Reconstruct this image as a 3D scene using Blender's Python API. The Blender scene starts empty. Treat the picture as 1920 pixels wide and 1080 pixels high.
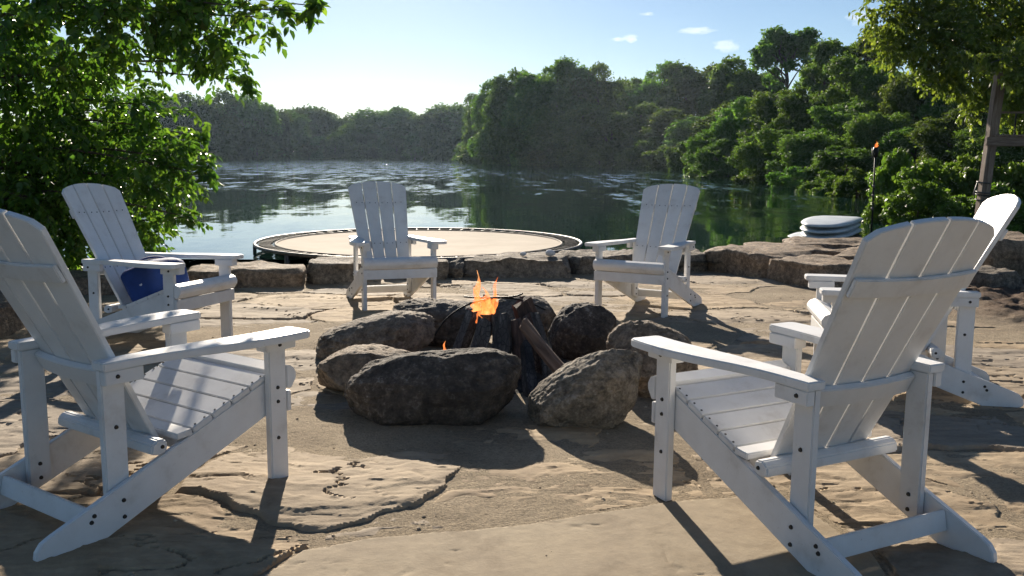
import bpy, bmesh, math, random
import numpy as np
from mathutils import Vector, Matrix, Quaternion

S = bpy.context.scene
C = S.collection
R = math.radians

# ---------------------------------------------------------------- camera
cam_data = bpy.data.cameras.new('camera')
cam_data.sensor_width = 36.0
cam_data.lens = 32.01
cam_data.clip_start = 0.05
cam_data.clip_end = 9000
cam = bpy.data.objects.new('camera', cam_data)
C.objects.link(cam)
cam.matrix_world = Matrix.Translation((0, 0, 1.195)) @ Matrix.Rotation(R(90 - 8.237), 4, 'X') @ Matrix.Rotation(R(0.40), 4, 'Z')
S.camera = cam

# ---------------------------------------------------------------- sky and sun
SUN_EL, SUN_AZ = 21.5, -9.0          # degrees above the horizon, degrees right of +Y
W = bpy.data.worlds.new('World')
S.world = W
W.use_nodes = True
wn = W.node_tree.nodes
wl = W.node_tree.links
sky = wn.new('ShaderNodeTexSky')
sky.sky_type = 'NISHITA'
sky.sun_disc = False
sky.sun_elevation = R(SUN_EL)
sky.sun_rotation = R(SUN_AZ)
sky.altitude = 1200
sky.air_density = 1.0
sky.dust_density = 0.4
sky.ozone_density = 3.0
wl.new(sky.outputs[0], wn['Background'].inputs[0])
wn['Background'].inputs[1].default_value = 0.05

sun_dir = Vector((math.sin(R(SUN_AZ)) * math.cos(R(SUN_EL)), math.cos(R(SUN_AZ)) * math.cos(R(SUN_EL)), math.sin(R(SUN_EL))))
sd = bpy.data.lights.new('sun', 'SUN')
sd.energy = 5.0
sd.angle = R(0.55)
sd.color = (1.0, 0.89, 0.74)
sun = bpy.data.objects.new('sun', sd)
sun.rotation_euler = sun_dir.to_track_quat('Z', 'Y').to_euler()
C.objects.link(sun)

S.view_settings.view_transform = 'Standard'
S.view_settings.look = 'None'
S.view_settings.gamma = 1
S.view_settings.use_curve_mapping = False
S.view_settings.exposure = 0.96
cy = S.cycles
cy.use_denoising = True
cy.use_adaptive_sampling = True
cy.adaptive_threshold = 0.02
cy.max_bounces = 5
cy.diffuse_bounces = 2
cy.glossy_bounces = 2
cy.transmission_bounces = 4
cy.transparent_max_bounces = 8
cy.volume_bounces = 0
cy.sample_clamp_indirect = 8

# ---------------------------------------------------------------- noise
def _h(ix, iy, iz, seed):
    n = (ix * 374761393 + iy * 668265263 + iz * 1274126177 + seed * 974634777) & 0xffffffff
    n = ((n ^ (n >> 13)) * 1274126177) & 0xffffffff
    n = ((n ^ (n >> 16)) * 2246822519) & 0xffffffff
    return ((n ^ (n >> 15)) & 0xffff) / 65535.0

def vnoise(x, y, z=None, seed=0):
    """smooth value noise, -1..1"""
    x = np.asarray(x, float); y = np.asarray(y, float)
    z = np.zeros_like(x) if z is None else np.asarray(z, float)
    xi = np.floor(x).astype(np.int64); yi = np.floor(y).astype(np.int64); zi = np.floor(z).astype(np.int64)
    fx = x - xi; fy = y - yi; fz = z - zi
    fx = fx * fx * fx * (fx * (fx * 6 - 15) + 10); fy = fy * fy * fy * (fy * (fy * 6 - 15) + 10); fz = fz * fz * (3 - 2 * fz)
    r = 0
    flat = not np.any(zi) and not np.any(fz)
    for dz in ((0,) if flat else (0, 1)):
        for dy in (0, 1):
            for dx in (0, 1):
                w = (fx if dx else 1 - fx) * (fy if dy else 1 - fy) * (1 if flat else (fz if dz else 1 - fz))
                r = r + w * _h(xi + dx, yi + dy, zi + dz, seed)
    return r * 2 - 1

def fbm(x, y, z=None, oct=4, seed=0, gain=0.5):
    s = 0; a = 1; t = 0; k = 1.0
    for o in range(oct):
        s = s + a * vnoise(np.asarray(x) * k + 17.3 * o, np.asarray(y) * k - 9.1 * o, None if z is None else np.asarray(z) * k + 4.7 * o, seed + o)
        t += a; a *= gain; k *= 2.03
    return s / t

def sstep(a, b, x):
    t = np.clip((x - a) / (b - a), 0, 1)
    return t * t * (3 - 2 * t)

# ---------------------------------------------------------------- object helpers
def put(name, me, m=None, parent=None, loc=None, rot=None):
    o = bpy.data.objects.new(name, me)
    C.objects.link(o)
    if m is not None and me is not None and not me.materials:
        me.materials.append(m)
    if parent is not None:
        o.parent = parent
    if loc is not None:
        o.location = loc
    if rot is not None:
        o.rotation_euler = rot
    return o

def tag(o, label=None, cat=None, group=None, kind=None):
    if label: o['label'] = label
    if cat: o['category'] = cat
    if group: o['group'] = group
    if kind: o['kind'] = kind
    return o

def empty(name, loc=(0, 0, 0), rz=0.0):
    o = bpy.data.objects.new(name, None)
    o.empty_display_size = 0.1
    C.objects.link(o)
    o.location = loc
    o.rotation_euler = (0, 0, rz)
    return o

def mesh(name, v, f, smooth=False):
    me = bpy.data.meshes.new(name)
    if isinstance(v, np.ndarray) and isinstance(f, np.ndarray):
        nv, nf, k = len(v), len(f), f.shape[1]
        me.vertices.add(nv)
        me.vertices.foreach_set('co', np.ascontiguousarray(v, np.float32).ravel())
        me.loops.add(nf * k)
        me.loops.foreach_set('vertex_index', np.ascontiguousarray(f, np.int32).ravel())
        me.polygons.add(nf)
        me.polygons.foreach_set('loop_start', np.arange(0, nf * k, k, dtype=np.int32))
        me.update(calc_edges=True)
    else:
        me.from_pydata([tuple(p) for p in v], [], [tuple(q) for q in f])
        me.update()
    if smooth:
        me.polygons.foreach_set('use_smooth', np.ones(len(me.polygons), bool))
    return me

def attr(me, name, vals, domain='FACE'):
    a = me.attributes.new(name, 'FLOAT', domain)
    a.data.foreach_set('value', np.ascontiguousarray(vals, np.float32))

def bm_mesh(name, bm, bevel=0.0, smooth=False, seg=2):
    bmesh.ops.recalc_face_normals(bm, faces=bm.faces)
    if bevel:
        e = [q for q in bm.edges if len(q.link_faces) == 2 and q.calc_face_angle(0) > 0.5]
        bmesh.ops.bevel(bm, geom=e, offset=bevel, segments=seg, affect='EDGES', clamp_overlap=True)
    me = bpy.data.meshes.new(name)
    bm.to_mesh(me); bm.free()
    if smooth:
        me.polygons.foreach_set('use_smooth', np.ones(len(me.polygons), bool))
    return me

def box_bm(x0, x1, y0, y1, z0, z1):
    bm = bmesh.new()
    bmesh.ops.create_cube(bm, size=1)
    for v in bm.verts:
        v.co = ((x0 + x1) / 2 + v.co.x * (x1 - x0), (y0 + y1) / 2 + v.co.y * (y1 - y0), (z0 + z1) / 2 + v.co.z * (z1 - z0))
    return bm

def prism_bm(poly, a, b, axis='x'):
    """polygon in the two other axes, extruded along axis from a to b"""
    bm = bmesh.new()
    def P(u, v, w):
        return (w, u, v) if axis == 'x' else ((u, w, v) if axis == 'y' else (u, v, w))
    A = [bm.verts.new(P(u, v, a)) for u, v in poly]
    B = [bm.verts.new(P(u, v, b)) for u, v in poly]
    n = len(poly)
    bm.faces.new(A); bm.faces.new(B[::-1])
    for i in range(n):
        bm.faces.new((A[i], B[i], B[(i + 1) % n], A[(i + 1) % n]))
    return bm

def tube(path, radii, sides=8, cap=True):
    """verts, faces of a tube along a path"""
    P = [Vector(p) for p in path]
    V = []; F = []
    ref = Vector((0, 0, 1))
    for i, p in enumerate(P):
        t = (P[min(i + 1, len(P) - 1)] - P[max(i - 1, 0)]).normalized()
        if abs(t.dot(ref)) > 0.95:
            ref = Vector((1, 0, 0)) if abs(t.x) < 0.9 else Vector((0, 1, 0))
        a = t.cross(ref).normalized(); b = t.cross(a)
        r = radii[i] if hasattr(radii, '__len__') else radii
        for k in range(sides):
            w = 2 * math.pi * k / sides
            V.append(p + a * (r * math.cos(w)) + b * (r * math.sin(w)))
    for i in range(len(P) - 1):
        for k in range(sides):
            F.append((i * sides + k, i * sides + (k + 1) % sides, (i + 1) * sides + (k + 1) % sides, (i + 1) * sides + k))
    if cap:
        F.append(tuple(range(sides))[::-1]); F.append(tuple(range((len(P) - 1) * sides, len(P) * sides)))
    return V, F

def join(parts):
    V = []; F = []
    for v, f in parts:
        o = len(V); V += list(v); F += [tuple(i + o for i in q) for q in f]
    return V, F

def catmull(pts, n=6, closed=False):
    P = [np.array(p, float) for p in pts]; out = []
    N = len(P)
    for i in range(N if closed else N - 1):
        p0 = P[(i - 1) % N] if closed or i > 0 else P[0]; p1 = P[i]; p2 = P[(i + 1) % N]
        p3 = P[(i + 2) % N] if closed or i + 2 < N else P[-1]
        for k in range(n):
            t = k / n
            out.append(0.5 * (2 * p1 + (p2 - p0) * t + (2 * p0 - 5 * p1 + 4 * p2 - p3) * t * t + (3 * p1 - p0 - 3 * p2 + p3) * t ** 3))
    if not closed:
        out.append(P[-1])
    return out

ORD = ['zeroth', 'first', 'second', 'third', 'fourth', 'fifth', 'sixth', 'seventh', 'eighth', 'ninth', 'tenth', 'eleventh', 'twelfth',
       'thirteenth', 'fourteenth', 'fifteenth', 'sixteenth', 'seventeenth', 'eighteenth', 'nineteenth', 'twentieth']

# ---------------------------------------------------------------- materials
class NT:
    def __init__(s, name):
        s.m = bpy.data.materials.new(name); s.m.use_nodes = True
        s.t = s.m.node_tree; s.n = s.t.nodes; s.l = s.t.links
        s.b = s.n['Principled BSDF']; s.out = s.n['Material Output']
    def new(s, t, **kw):
        q = s.n.new(t)
        for k, v in kw.items(): setattr(q, k, v)
        return q
    def coord(s, which='Object', scale=(1, 1, 1)):
        tc = s.new('ShaderNodeTexCoord'); mp = s.new('ShaderNodeMapping')
        mp.inputs['Scale'].default_value = scale
        s.l.new(tc.outputs[which], mp.inputs[0]); return mp.outputs[0]
    def noise(s, vec, scale, detail=6, rough=0.6, dist=0.0):
        q = s.new('ShaderNodeTexNoise'); q.inputs['Scale'].default_value = scale; q.inputs['Detail'].default_value = detail
        q.inputs['Roughness'].default_value = rough; q.inputs['Distortion'].default_value = dist
        s.l.new(vec, q.inputs['Vector']); return q.outputs['Fac']
    def ramp(s, fac, stops):
        q = s.new('ShaderNodeValToRGB'); e = q.color_ramp.elements
        while len(e) < len(stops): e.new(0.5)
        for i, (p, c) in enumerate(stops):
            e[i].position = p; e[i].color = (*c, 1) if len(c) == 3 else c
        s.l.new(fac, q.inputs[0]); return q.outputs[0]
    def math(s, op, a, b=None):
        q = s.new('ShaderNodeMath', operation=op)
        for i, v in enumerate((a, b)):
            if v is None: continue
            if isinstance(v, (int, float)): q.inputs[i].default_value = v
            else: s.l.new(v, q.inputs[i])
        return q.outputs[0]
    def mix(s, fac, a, b, blend='MIX'):
        q = s.new('ShaderNodeMix', data_type='RGBA', blend_type=blend)
        for i, v in ((0, fac), (6, a), (7, b)):
            if isinstance(v, (int, float)): q.inputs[i].default_value = v
            elif isinstance(v, tuple): q.inputs[i].default_value = (*v, 1)
            else: s.l.new(v, q.inputs[i])
        return q.outputs[2]
    def bump(s, h, strength=0.3, dist=0.01, prev=None):
        q = s.new('ShaderNodeBump'); q.inputs['Strength'].default_value = strength; q.inputs['Distance'].default_value = dist
        s.l.new(h, q.inputs['Height'])
        if prev is not None: s.l.new(prev, q.inputs['Normal'])
        return q.outputs[0]
    def set(s, **kw):
        for k, v in kw.items():
            i = s.b.inputs[k.replace('_', ' ')]
            if isinstance(v, (int, float)): i.default_value = v
            elif isinstance(v, tuple): i.default_value = (*v, 1) if len(v) == 3 and i.type == 'RGBA' else v
            else: s.l.new(v, i)
        return s
    def attr(s, name):
        q = s.new('ShaderNodeAttribute'); q.attribute_name = name; return q.outputs['Fac']
    def orand(s):
        return s.new('ShaderNodeObjectInfo').outputs['Random']

def m_paint():
    s = NT('white_painted_lumber'); v = s.coord()
    n = s.noise(v, 7, 6, 0.65)
    g = s.noise(s.coord(scale=(30, 4, 4)), 3, 5, 0.6)
    col = s.ramp(n, [(0.25, (0.58, 0.55, 0.51)), (0.45, (0.74, 0.725, 0.70)), (0.7, (0.80, 0.79, 0.77))])
    spk = s.ramp(s.noise(v, 60, 3, 0.6), [(0.70, (1, 1, 1)), (0.80, (0.72, 0.68, 0.62))])
    col = s.mix(1.0, col, spk, 'MULTIPLY')
    scuff = s.ramp(s.noise(s.coord(scale=(3, 18, 18)), 2.5, 4, 0.7, 0.8), [(0.66, (1, 1, 1)), (0.74, (0.80, 0.76, 0.70))])
    col = s.mix(0.7, col, scuff, 'MULTIPLY')
    hs = s.new('ShaderNodeHueSaturation'); s.l.new(col, hs.inputs['Color'])
    s.l.new(s.math('ADD', s.math('MULTIPLY', s.orand(), 0.10), 0.93), hs.inputs['Value'])
    col = hs.outputs[0]
    s.set(Base_Color=col, Roughness=s.math('ADD', s.math('MULTIPLY', n, 0.25), 0.32), Normal=s.bump(g, 0.10, 0.004))
    s.set(Specular_IOR_Level=0.45)
    return s.m

def m_leaf(name, dark, mid, light, trans=0.42, gloss=0.35, rough=0.42):
    s = NT(name)
    t = s.attr('tint')
    col = s.ramp(t, [(0.0, dark), (0.5, mid), (1.0, light)])
    rnd = s.orand()
    hs = s.new('ShaderNodeHueSaturation')
    s.l.new(col, hs.inputs['Color'])
    s.l.new(s.math('ADD', s.math('MULTIPLY', rnd, 0.045), 0.475), hs.inputs['Hue'])
    s.l.new(s.math('ADD', s.math('MULTIPLY', rnd, 0.6), 0.7), hs.inputs['Value'])
    s.set(Base_Color=hs.outputs[0], Roughness=rough, Specular_IOR_Level=gloss)
    tr = s.new('ShaderNodeBsdfTranslucent')
    yel = s.mix(1.0, hs.outputs[0], (1.35, 1.32, 0.6), 'MULTIPLY')
    s.l.new(yel, tr.inputs[0])
    mx = s.new('ShaderNodeMixShader'); mx.inputs[0].default_value = trans
    s.l.new(s.b.outputs[0], mx.inputs[1]); s.l.new(tr.outputs[0], mx.inputs[2]); s.l.new(mx.outputs[0], s.out.inputs[0])
    return s.m

def m_bark(name='bark', a=(0.035, 0.026, 0.02), b=(0.11, 0.085, 0.062)):
    s = NT(name); v = s.coord(scale=(6, 6, 1.2))
    n = s.noise(v, 3, 8, 0.7, 0.4)
    s.set(Base_Color=s.ramp(n, [(0.3, a), (0.7, b)]), Roughness=0.9, Normal=s.bump(n, 0.8, 0.03))
    return s.m

def m_rock(name, c0, c1, c2, soot=0.0, lichen=0.3, sc=1.0):
    """weathered boulder: mottled base, pale lichen specks, fire soot in patches"""
    s = NT(name); v = s.coord()
    n1 = s.noise(v, 3.2 * sc, 9, 0.68, 0.5); n2 = s.noise(v, 22 * sc, 6, 0.7); n3 = s.noise(v, 75 * sc, 4, 0.6)
    col = s.ramp(n1, [(0.28, c0), (0.5, c1), (0.72, c2)])
    col = s.mix(0.85, col, s.ramp(n2, [(0.32, (0.30, 0.28, 0.27)), (0.5, (0.95, 0.93, 0.9)), (0.68, (1.75, 1.65, 1.5))]), 'MULTIPLY')
    col = s.mix(0.6, col, s.ramp(n3, [(0.3, (0.5, 0.5, 0.5)), (0.7, (1.5, 1.45, 1.4))]), 'MULTIPLY')
    li = s.ramp(s.math('ADD', s.math('MULTIPLY', n2, 0.7), s.math('MULTIPLY', n3, 0.4)), [(0.60, (0, 0, 0)), (0.68, (1, 1, 1))])
    col = s.mix(s.math('MULTIPLY', li, lichen), col, (0.33, 0.30, 0.26))
    so = s.ramp(s.noise(v, 2.1 * sc, 6, 0.6), [(0.62 - soot * 0.5, (0, 0, 0)), (0.75 - soot * 0.42, (1, 1, 1))])
    col = s.mix(s.math('MULTIPLY', so, min(1, soot * 1.25)), col, (0.012, 0.011, 0.011))
    vz = s.coord(scale=(2, 2, 9))
    st = s.noise(vz, 4 * sc, 6, 0.6, 0.3)
    b = s.bump(n1, 0.6, 0.05); b = s.bump(n2, 0.9, 0.025, b); b = s.bump(n3, 0.6, 0.008, b); b = s.bump(st, 0.4, 0.02, b)
    s.set(Base_Color=col, Roughness=0.82, Normal=b, Specular_IOR_Level=0.3)
    return s.m

M = {}
M['paint'] = m_paint()
s = NT('dark_bolt'); s.set(Base_Color=(0.05, 0.048, 0.045), Metallic=0.7, Roughness=0.45); M['bolt'] = s.m
# ---------------------------------------------------------------- lie of the land
LAKE = [(-13, 11.6), (-5, 11.3), (3.2, 11.7), (4.2, 15.0), (5.6, 18.5), (9.0, 22.5), (10.4, 30), (10.8, 34), (11.5, 43), (11.2, 50), (11.4, 57), (13.5, 73), (12.8, 92), (8.0, 102),
        (1.5, 113), (-7, 166), (-12, 215), (-14, 239), (-60, 240), (-80, 205), (-125, 200), (-150, 160), (-110, 110), (-60, 60), (-30, 32), (-17, 18)]
WATER_Z = -0.7

def poly_sd(x, y, poly):
    """signed distance to a polygon, negative inside"""
    x = np.asarray(x, float); y = np.asarray(y, float)
    d = np.full(x.shape, 1e18); ins = np.zeros(x.shape, bool)
    n = len(poly)
    for i in range(n):
        ax, ay = poly[i]; bx, by = poly[(i + 1) % n]
        ex, ey = bx - ax, by - ay
        t = np.clip(((x - ax) * ex + (y - ay) * ey) / (ex * ex + ey * ey), 0, 1)
        d = np.minimum(d, (x - ax - t * ex) ** 2 + (y - ay - t * ey) ** 2)
        if ey != 0:
            c = ((ay > y) != (by > y)) & (x < ex * (y - ay) / ey + ax)
            ins ^= c
    return np.where(ins, -1, 1) * np.sqrt(d)

def patio_z(y):
    return -0.0165 * np.maximum(0, np.asarray(y, float) - 3.3)

def terrain(x, y):
    x = np.asarray(x, float); y = np.asarray(y, float)
    s = poly_sd(x, y, LAKE) + 0.5 * vnoise(x * 0.35, y * 0.35, seed=5)
    z = WATER_Z + np.clip(s * 0.55, -2.2, 0.42) + 0.02 * np.clip(s, 0, 100) + 0.12 * vnoise(x * 0.4, y * 0.4, seed=8) * np.clip(s, 0, 1)
    z = z + 0.10 * np.clip(x - 13, 0, 60) * sstep(12, 30, y) * sstep(150, 90, y)
    # under and around the patio the land lies just below the sand
    k = sstep(7.0, 5.5, np.abs(x - 0.3)) * sstep(12.2, 10.7, y)
    near = np.clip(-0.22 - 0.02 * np.maximum(0, y - 3), -0.7, 0)
    z = z * (1 - k) + near * k
    kk = sstep(11.5, 10.0, y) * (1 - k)
    z = z * (1 - kk) + np.maximum(z, -0.15) * kk
    return z

def tz(x, y):
    return float(terrain(np.array([x]), np.array([y]))[0])

def axis(segs):
    out = []
    for a, b, d in segs:
        out += list(np.arange(a, b, d))
    return np.array(out + [segs[-1][1]])

def grid_faces(nx, ny):
    i = np.arange(nx - 1)[None, :] + nx * np.arange(ny - 1)[:, None]
    return np.stack([i, i + 1, i + nx + 1, i + nx], -1).reshape(-1, 4)

xs = axis([(-900, -160, 60), (-160, -30, 6), (-30, -8, 0.8), (-8, 12, 0.35), (12, 40, 0.9), (40, 160, 8), (160, 900, 60)])
ys = axis([(-300, -12, 30), (-12, 8, 1.2), (8, 20, 0.35), (20, 60, 0.9), (60, 260, 5), (260, 900, 60)])
X, Y = np.meshgrid(xs, ys)
Z = terrain(X, Y)
me = mesh('ground', np.stack([X, Y, Z], -1).reshape(-1, 3), grid_faces(len(xs), len(ys)), True)
s = NT('bank_soil_and_grass'); v = s.coord()
n = s.noise(v, 0.9, 8, 0.7); n2 = s.noise(v, 9, 6, 0.7)
col = s.ramp(n, [(0.35, (0.06, 0.045, 0.03)), (0.5, (0.055, 0.065, 0.022)), (0.7, (0.09, 0.12, 0.03))])
col = s.mix(0.6, col, s.ramp(n2, [(0.3, (0.5, 0.5, 0.5)), (0.7, (1.3, 1.3, 1.2))]), 'MULTIPLY')
s.set(Base_Color=col, Roughness=0.95, Normal=s.bump(n2, 0.8, 0.08)); M['bank'] = s.m
tag(put('ground', me, M['bank']), kind='structure')

# ---------------------------------------------------------------- lake
xs = axis([(-900, -60, 60), (-60, 60, 4), (60, 900, 60)]); ys = axis([(10.4, 60, 4), (60, 260, 10), (260, 900, 80)])
X, Y = np.meshgrid(xs, ys)
me = mesh('lake', np.stack([X, Y, np.full_like(X, WATER_Z)], -1).reshape(-1, 3), grid_faces(len(xs), len(ys)), True)
s = NT('lake_water')
v = s.coord(scale=(0.4, 1.0, 1.0))
# wind-ruffled patches between glassy reaches
pat = s.noise(s.coord(scale=(0.010, 0.020, 1)), 1.0, 4, 0.55, 0.6)
sep = s.new('ShaderNodeSeparateXYZ'); tc = s.new('ShaderNodeTexCoord'); s.l.new(tc.outputs['Object'], sep.inputs[0])
far_ = s.math('MULTIPLY', s.math('SUBTRACT', sep.outputs[1], 38.0), 0.007)          # open water further out feels more wind
right_ = s.math('MULTIPLY', s.math('MAXIMUM', sep.outputs[0], -3.0), 0.022)
m_ = s.math('ADD', pat, s.math('MINIMUM', s.math('ADD', far_, right_), 0.26))
ruf = s.ramp(m_, [(0.36, (0.04, 0.04, 0.04)), (0.72, (1, 1, 1))])
def slope(scale, sc, det=3):
    q = s.new('ShaderNodeTexNoise'); q.inputs['Scale'].default_value = 1.0; q.inputs['Detail'].default_value = det; q.inputs['Roughness'].default_value = 0.6
    s.l.new(s.coord(scale=scale), q.inputs['Vector'])
    sub = s.new('ShaderNodeVectorMath', operation='SUBTRACT'); s.l.new(q.outputs['Color'], sub.inputs[0]); sub.inputs[1].default_value = (0.5, 0.5, 0.5)
    mul = s.new('ShaderNodeVectorMath', operation='MULTIPLY'); s.l.new(sub.outputs[0], mul.inputs[0]); mul.inputs[1].default_value = (sc * 0.6, sc, 0.0)
    return mul.outputs[0]
def vadd(a, b):
    q = s.new('ShaderNodeVectorMath', operation='ADD'); s.l.new(a, q.inputs[0]); s.l.new(b, q.inputs[1]); return q.outputs[0]
def vscale(a, f):
    q = s.new('ShaderNodeVectorMath', operation='SCALE'); s.l.new(a, q.inputs[0]); s.l.new(f, q.inputs[3]); return q.outputs[0]
# water slopes: long swell everywhere, wind chop where ruffled
chop = vadd(vadd(slope((1.6, 0.35, 1), 0.60), slope((5.0, 7.0, 1), 0.50)), slope((0.9, 0.22, 1), 0.16))
swell = slope((0.35, 0.9, 1), 0.016, 2)
vec = vadd(swell, vscale(chop, ruf))
q = s.new('ShaderNodeVectorMath', operation='ADD'); s.l.new(vec, q.inputs[0]); q.inputs[1].default_value = (0, 0, 1)
nv = s.new('ShaderNodeVectorMath', operation='NORMALIZE'); s.l.new(q.outputs[0], nv.inputs[0])
s.set(Base_Color=(0.006, 0.024, 0.016), Roughness=0.02, IOR=1.333, Normal=nv.outputs[0], Specular_IOR_Level=0.5)
M['water'] = s.m
tag(put('lake', me, M['water']), kind='structure')

# ---------------------------------------------------------------- patio: sand bed and flagstones
SLAB = [(-0.74, 2.40), (-0.64, 2.62), (-0.45, 2.72), (0.0, 2.82), (0.26, 2.93), (0.52, 3.03), (0.84, 3.11), (1.03, 2.97), (1.11, 2.63), (1.08, 2.2), (0.6, 1.7), (-0.3, 1.75)]

def dirt_mask(x, y):
    return sstep(3.5, 4.3, x + 0.35 * vnoise(x * 1.5, y * 1.5, seed=71) + 0.12 * (y - 6.5)) * sstep(4.6, 5.8, y)

def sand_z(x, y):
    d = dirt_mask(x, y)
    z = patio_z(y) + 0.010 * fbm(x * 0.8, y * 0.8, oct=3, seed=31) + 0.0045 * fbm(x * 5, y * 5, oct=3, seed=33) + 0.0022 * fbm(x * 22, y * 22, oct=2, seed=35)
    # swept, ashy hollow round the fire and scuffed sand where feet rest
    z = z + 0.004 * np.exp(-(((x + 0.05) / 1.5) ** 2 + ((y - 4.5) / 1.5) ** 2))
    z = z + d * (0.05 + 0.09 * fbm(x * 2.1, y * 2.1, oct=4, seed=41, gain=0.65) + 0.06 * np.abs(fbm(x * 6, y * 6, oct=3, seed=43)))
    e = sstep(-6.4, -5.2, x) * sstep(7.2, 6.0, x) * sstep(11.2, 10.6, y)
    return z * e + (1 - e) * (z - 0.3)

def cell_seeds():
    rng = np.random.default_rng(12)
    P = []
    for j in range(13):
        for i in range(11):
            P.append((-5.2 + i * 1.0 + (0.5 if j % 2 else 0) + rng.uniform(-0.36, 0.36), 0.9 + j * 0.78 + rng.uniform(-0.28, 0.28)))
    return np.array(P), rng

seeds, rng = cell_seeds()
xs = axis([(-4.8, -2.2, 0.016), (-2.2, 2.3, 0.0092), (2.3, 5.4, 0.017)])
ys = [1.2]
while ys[-1] < 10.5:
    ys.append(ys[-1] + (0.02 if ys[-1] < 2.3 else max(0.0075, 0.0031 * ys[-1])))
ys = np.array(ys)
X, Y = np.meshgrid(xs, ys)
wx = X + 0.16 * fbm(X * 1.6, Y * 1.6, oct=4, seed=3) + 0.02 * vnoise(X * 13, Y * 13, seed=4)
wy = Y + 0.13 * fbm(X * 1.6, Y * 1.6, oct=4, seed=13) + 0.02 * vnoise(X * 13, Y * 13, seed=14)
f1 = np.full(X.shape, 1e9); f2 = f1.copy(); idx = np.zeros(X.shape, int)
for k, (sx, sy) in enumerate(seeds):
    d = np.sqrt((wx - sx) ** 2 + (1.25 * (wy - sy)) ** 2)
    closer = d < f1
    f2 = np.where(closer, f1, np.minimum(f2, d)); idx = np.where(closer, k, idx); f1 = np.minimum(f1, d)
edge = (f2 - f1) * 0.5
sl = poly_sd(X, Y, SLAB) + 0.015 * fbm(X * 5, Y * 5, oct=3, seed=21)
K_SLAB = len(seeds)
edge = np.where(sl < 0, -sl, np.minimum(edge, np.maximum(sl, 0)))
idx = np.where(sl < 0, K_SLAB, idx)
# bedded sandstone: thin laminae that break off in ragged ledges
q = fbm(wx * 0.55 + 0.15 * Y, wy * 2.4, oct=6, seed=51, gain=0.55) * 7
fr = q - np.floor(q)
lam = (np.floor(q) + sstep(0.90, 0.94, fr)) * 0.0038
q2 = fbm(wx * 1.6, wy * 6.5, oct=5, seed=61) * 6
fr2 = q2 - np.floor(q2)
lam2 = (np.floor(q2) + sstep(0.86, 0.95, fr2)) * 0.0017
crk = np.abs(fbm(X * 0.9 + 3, Y * 2.4, oct=5, seed=81))
crk2 = np.abs(fbm(wx * 1.3 - 0.3 * Y + 9, wy * 3.4, oct=5, seed=87))
crack = -0.020 * (1 - sstep(0.002, 0.009, crk)) * sstep(-0.35, 0.0, vnoise(X * 0.9, Y * 0.9, seed=83))
crack = crack - 0.016 * (1 - sstep(0.002, 0.009, crk2)) * sstep(-0.1, 0.2, vnoise(X * 1.2, Y * 1.2, seed=84))
base = np.append(rng.uniform(0.002, 0.013, len(seeds)), 0.0125)
tx = np.append(rng.uniform(-0.014, 0.014, len(seeds)), 0); ty = np.append(rng.uniform(-0.012, 0.012, len(seeds)), 0)
sc = np.vstack([seeds, [[0.2, 2.5]]])
top = base[idx] + tx[idx] * (X - sc[idx][..., 0]) + ty[idx] * (Y - sc[idx][..., 1])
rough = lam + lam2 + crack + 0.0022 * fbm(X * 3, Y * 3, oct=3, seed=91) + 0.0012 * fbm(X * 25, Y * 25, oct=2, seed=95)
slabrough = 0.002 * fbm(X * 2, Y * 2, oct=3, seed=97) + 0.0006 * fbm(X * 40, Y * 40, oct=2, seed=99) - 0.003 * (1 - sstep(0.02, 0.10, np.abs(vnoise(X * 14, Y * 14, seed=98)) + 0.35 * np.abs(vnoise(X * 3, Y * 3, seed=96))))
Zs = patio_z(Y) + top + np.where(idx == K_SLAB, slabrough, rough) - 0.05 * (1 - sstep(0.0, 0.022, edge))
Zs = Zs - 0.25 * dirt_mask(X, Y)
Zd = sand_z(X, Y)

s = NT('sand_bed'); v = s.coord()
n1 = s.noise(v, 2.2, 6, 0.6); n2 = s.noise(v, 40, 6, 0.75); n3 = s.noise(v, 110, 3, 0.7)
col = s.ramp(n1, [(0.3, (0.25, 0.195, 0.13)), (0.55, (0.35, 0.28, 0.19)), (0.75, (0.42, 0.34, 0.24))])
col = s.mix(0.75, col, s.ramp(n2, [(0.25, (0.45, 0.42, 0.38)), (0.5, (0.95, 0.95, 0.95)), (0.75, (1.25, 1.2, 1.15))]), 'MULTIPLY')
col = s.mix(s.attr('dirt'), col, s.ramp(n2, [(0.3, (0.05, 0.032, 0.022)), (0.7, (0.20, 0.13, 0.085))]))
col = s.mix(0.6, col, s.ramp(n3, [(0.3, (0.45, 0.43, 0.4)), (0.5, (1, 1, 1)), (0.72, (1.5, 1.45, 1.4))]), 'MULTIPLY')
b = s.bump(n2, 0.8, 0.02); b = s.bump(n3, 0.9, 0.008, b)
s.set(Base_Color=col, Roughness=0.95, Normal=b, Specular_IOR_Level=0.2); M['sand'] = s.m

sx_ = axis([(-8, -4.8, 0.2), (-4.8, 5.4, 0.022), (5.4, 9, 0.1)]); sy_ = axis([(-3, 1.4, 0.2), (1.4, 6, 0.018), (6, 11.3, 0.035)])
XX, YY = np.meshgrid(sx_, sy_)
me = mesh('patio', np.stack([XX, YY, sand_z(XX, YY)], -1).reshape(-1, 3), grid_faces(len(sx_), len(sy_)), True)
attr(me, 'dirt', dirt_mask(XX, YY).ravel(), 'POINT')
patio = tag(put('patio', me, M['sand']), kind='structure')

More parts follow.
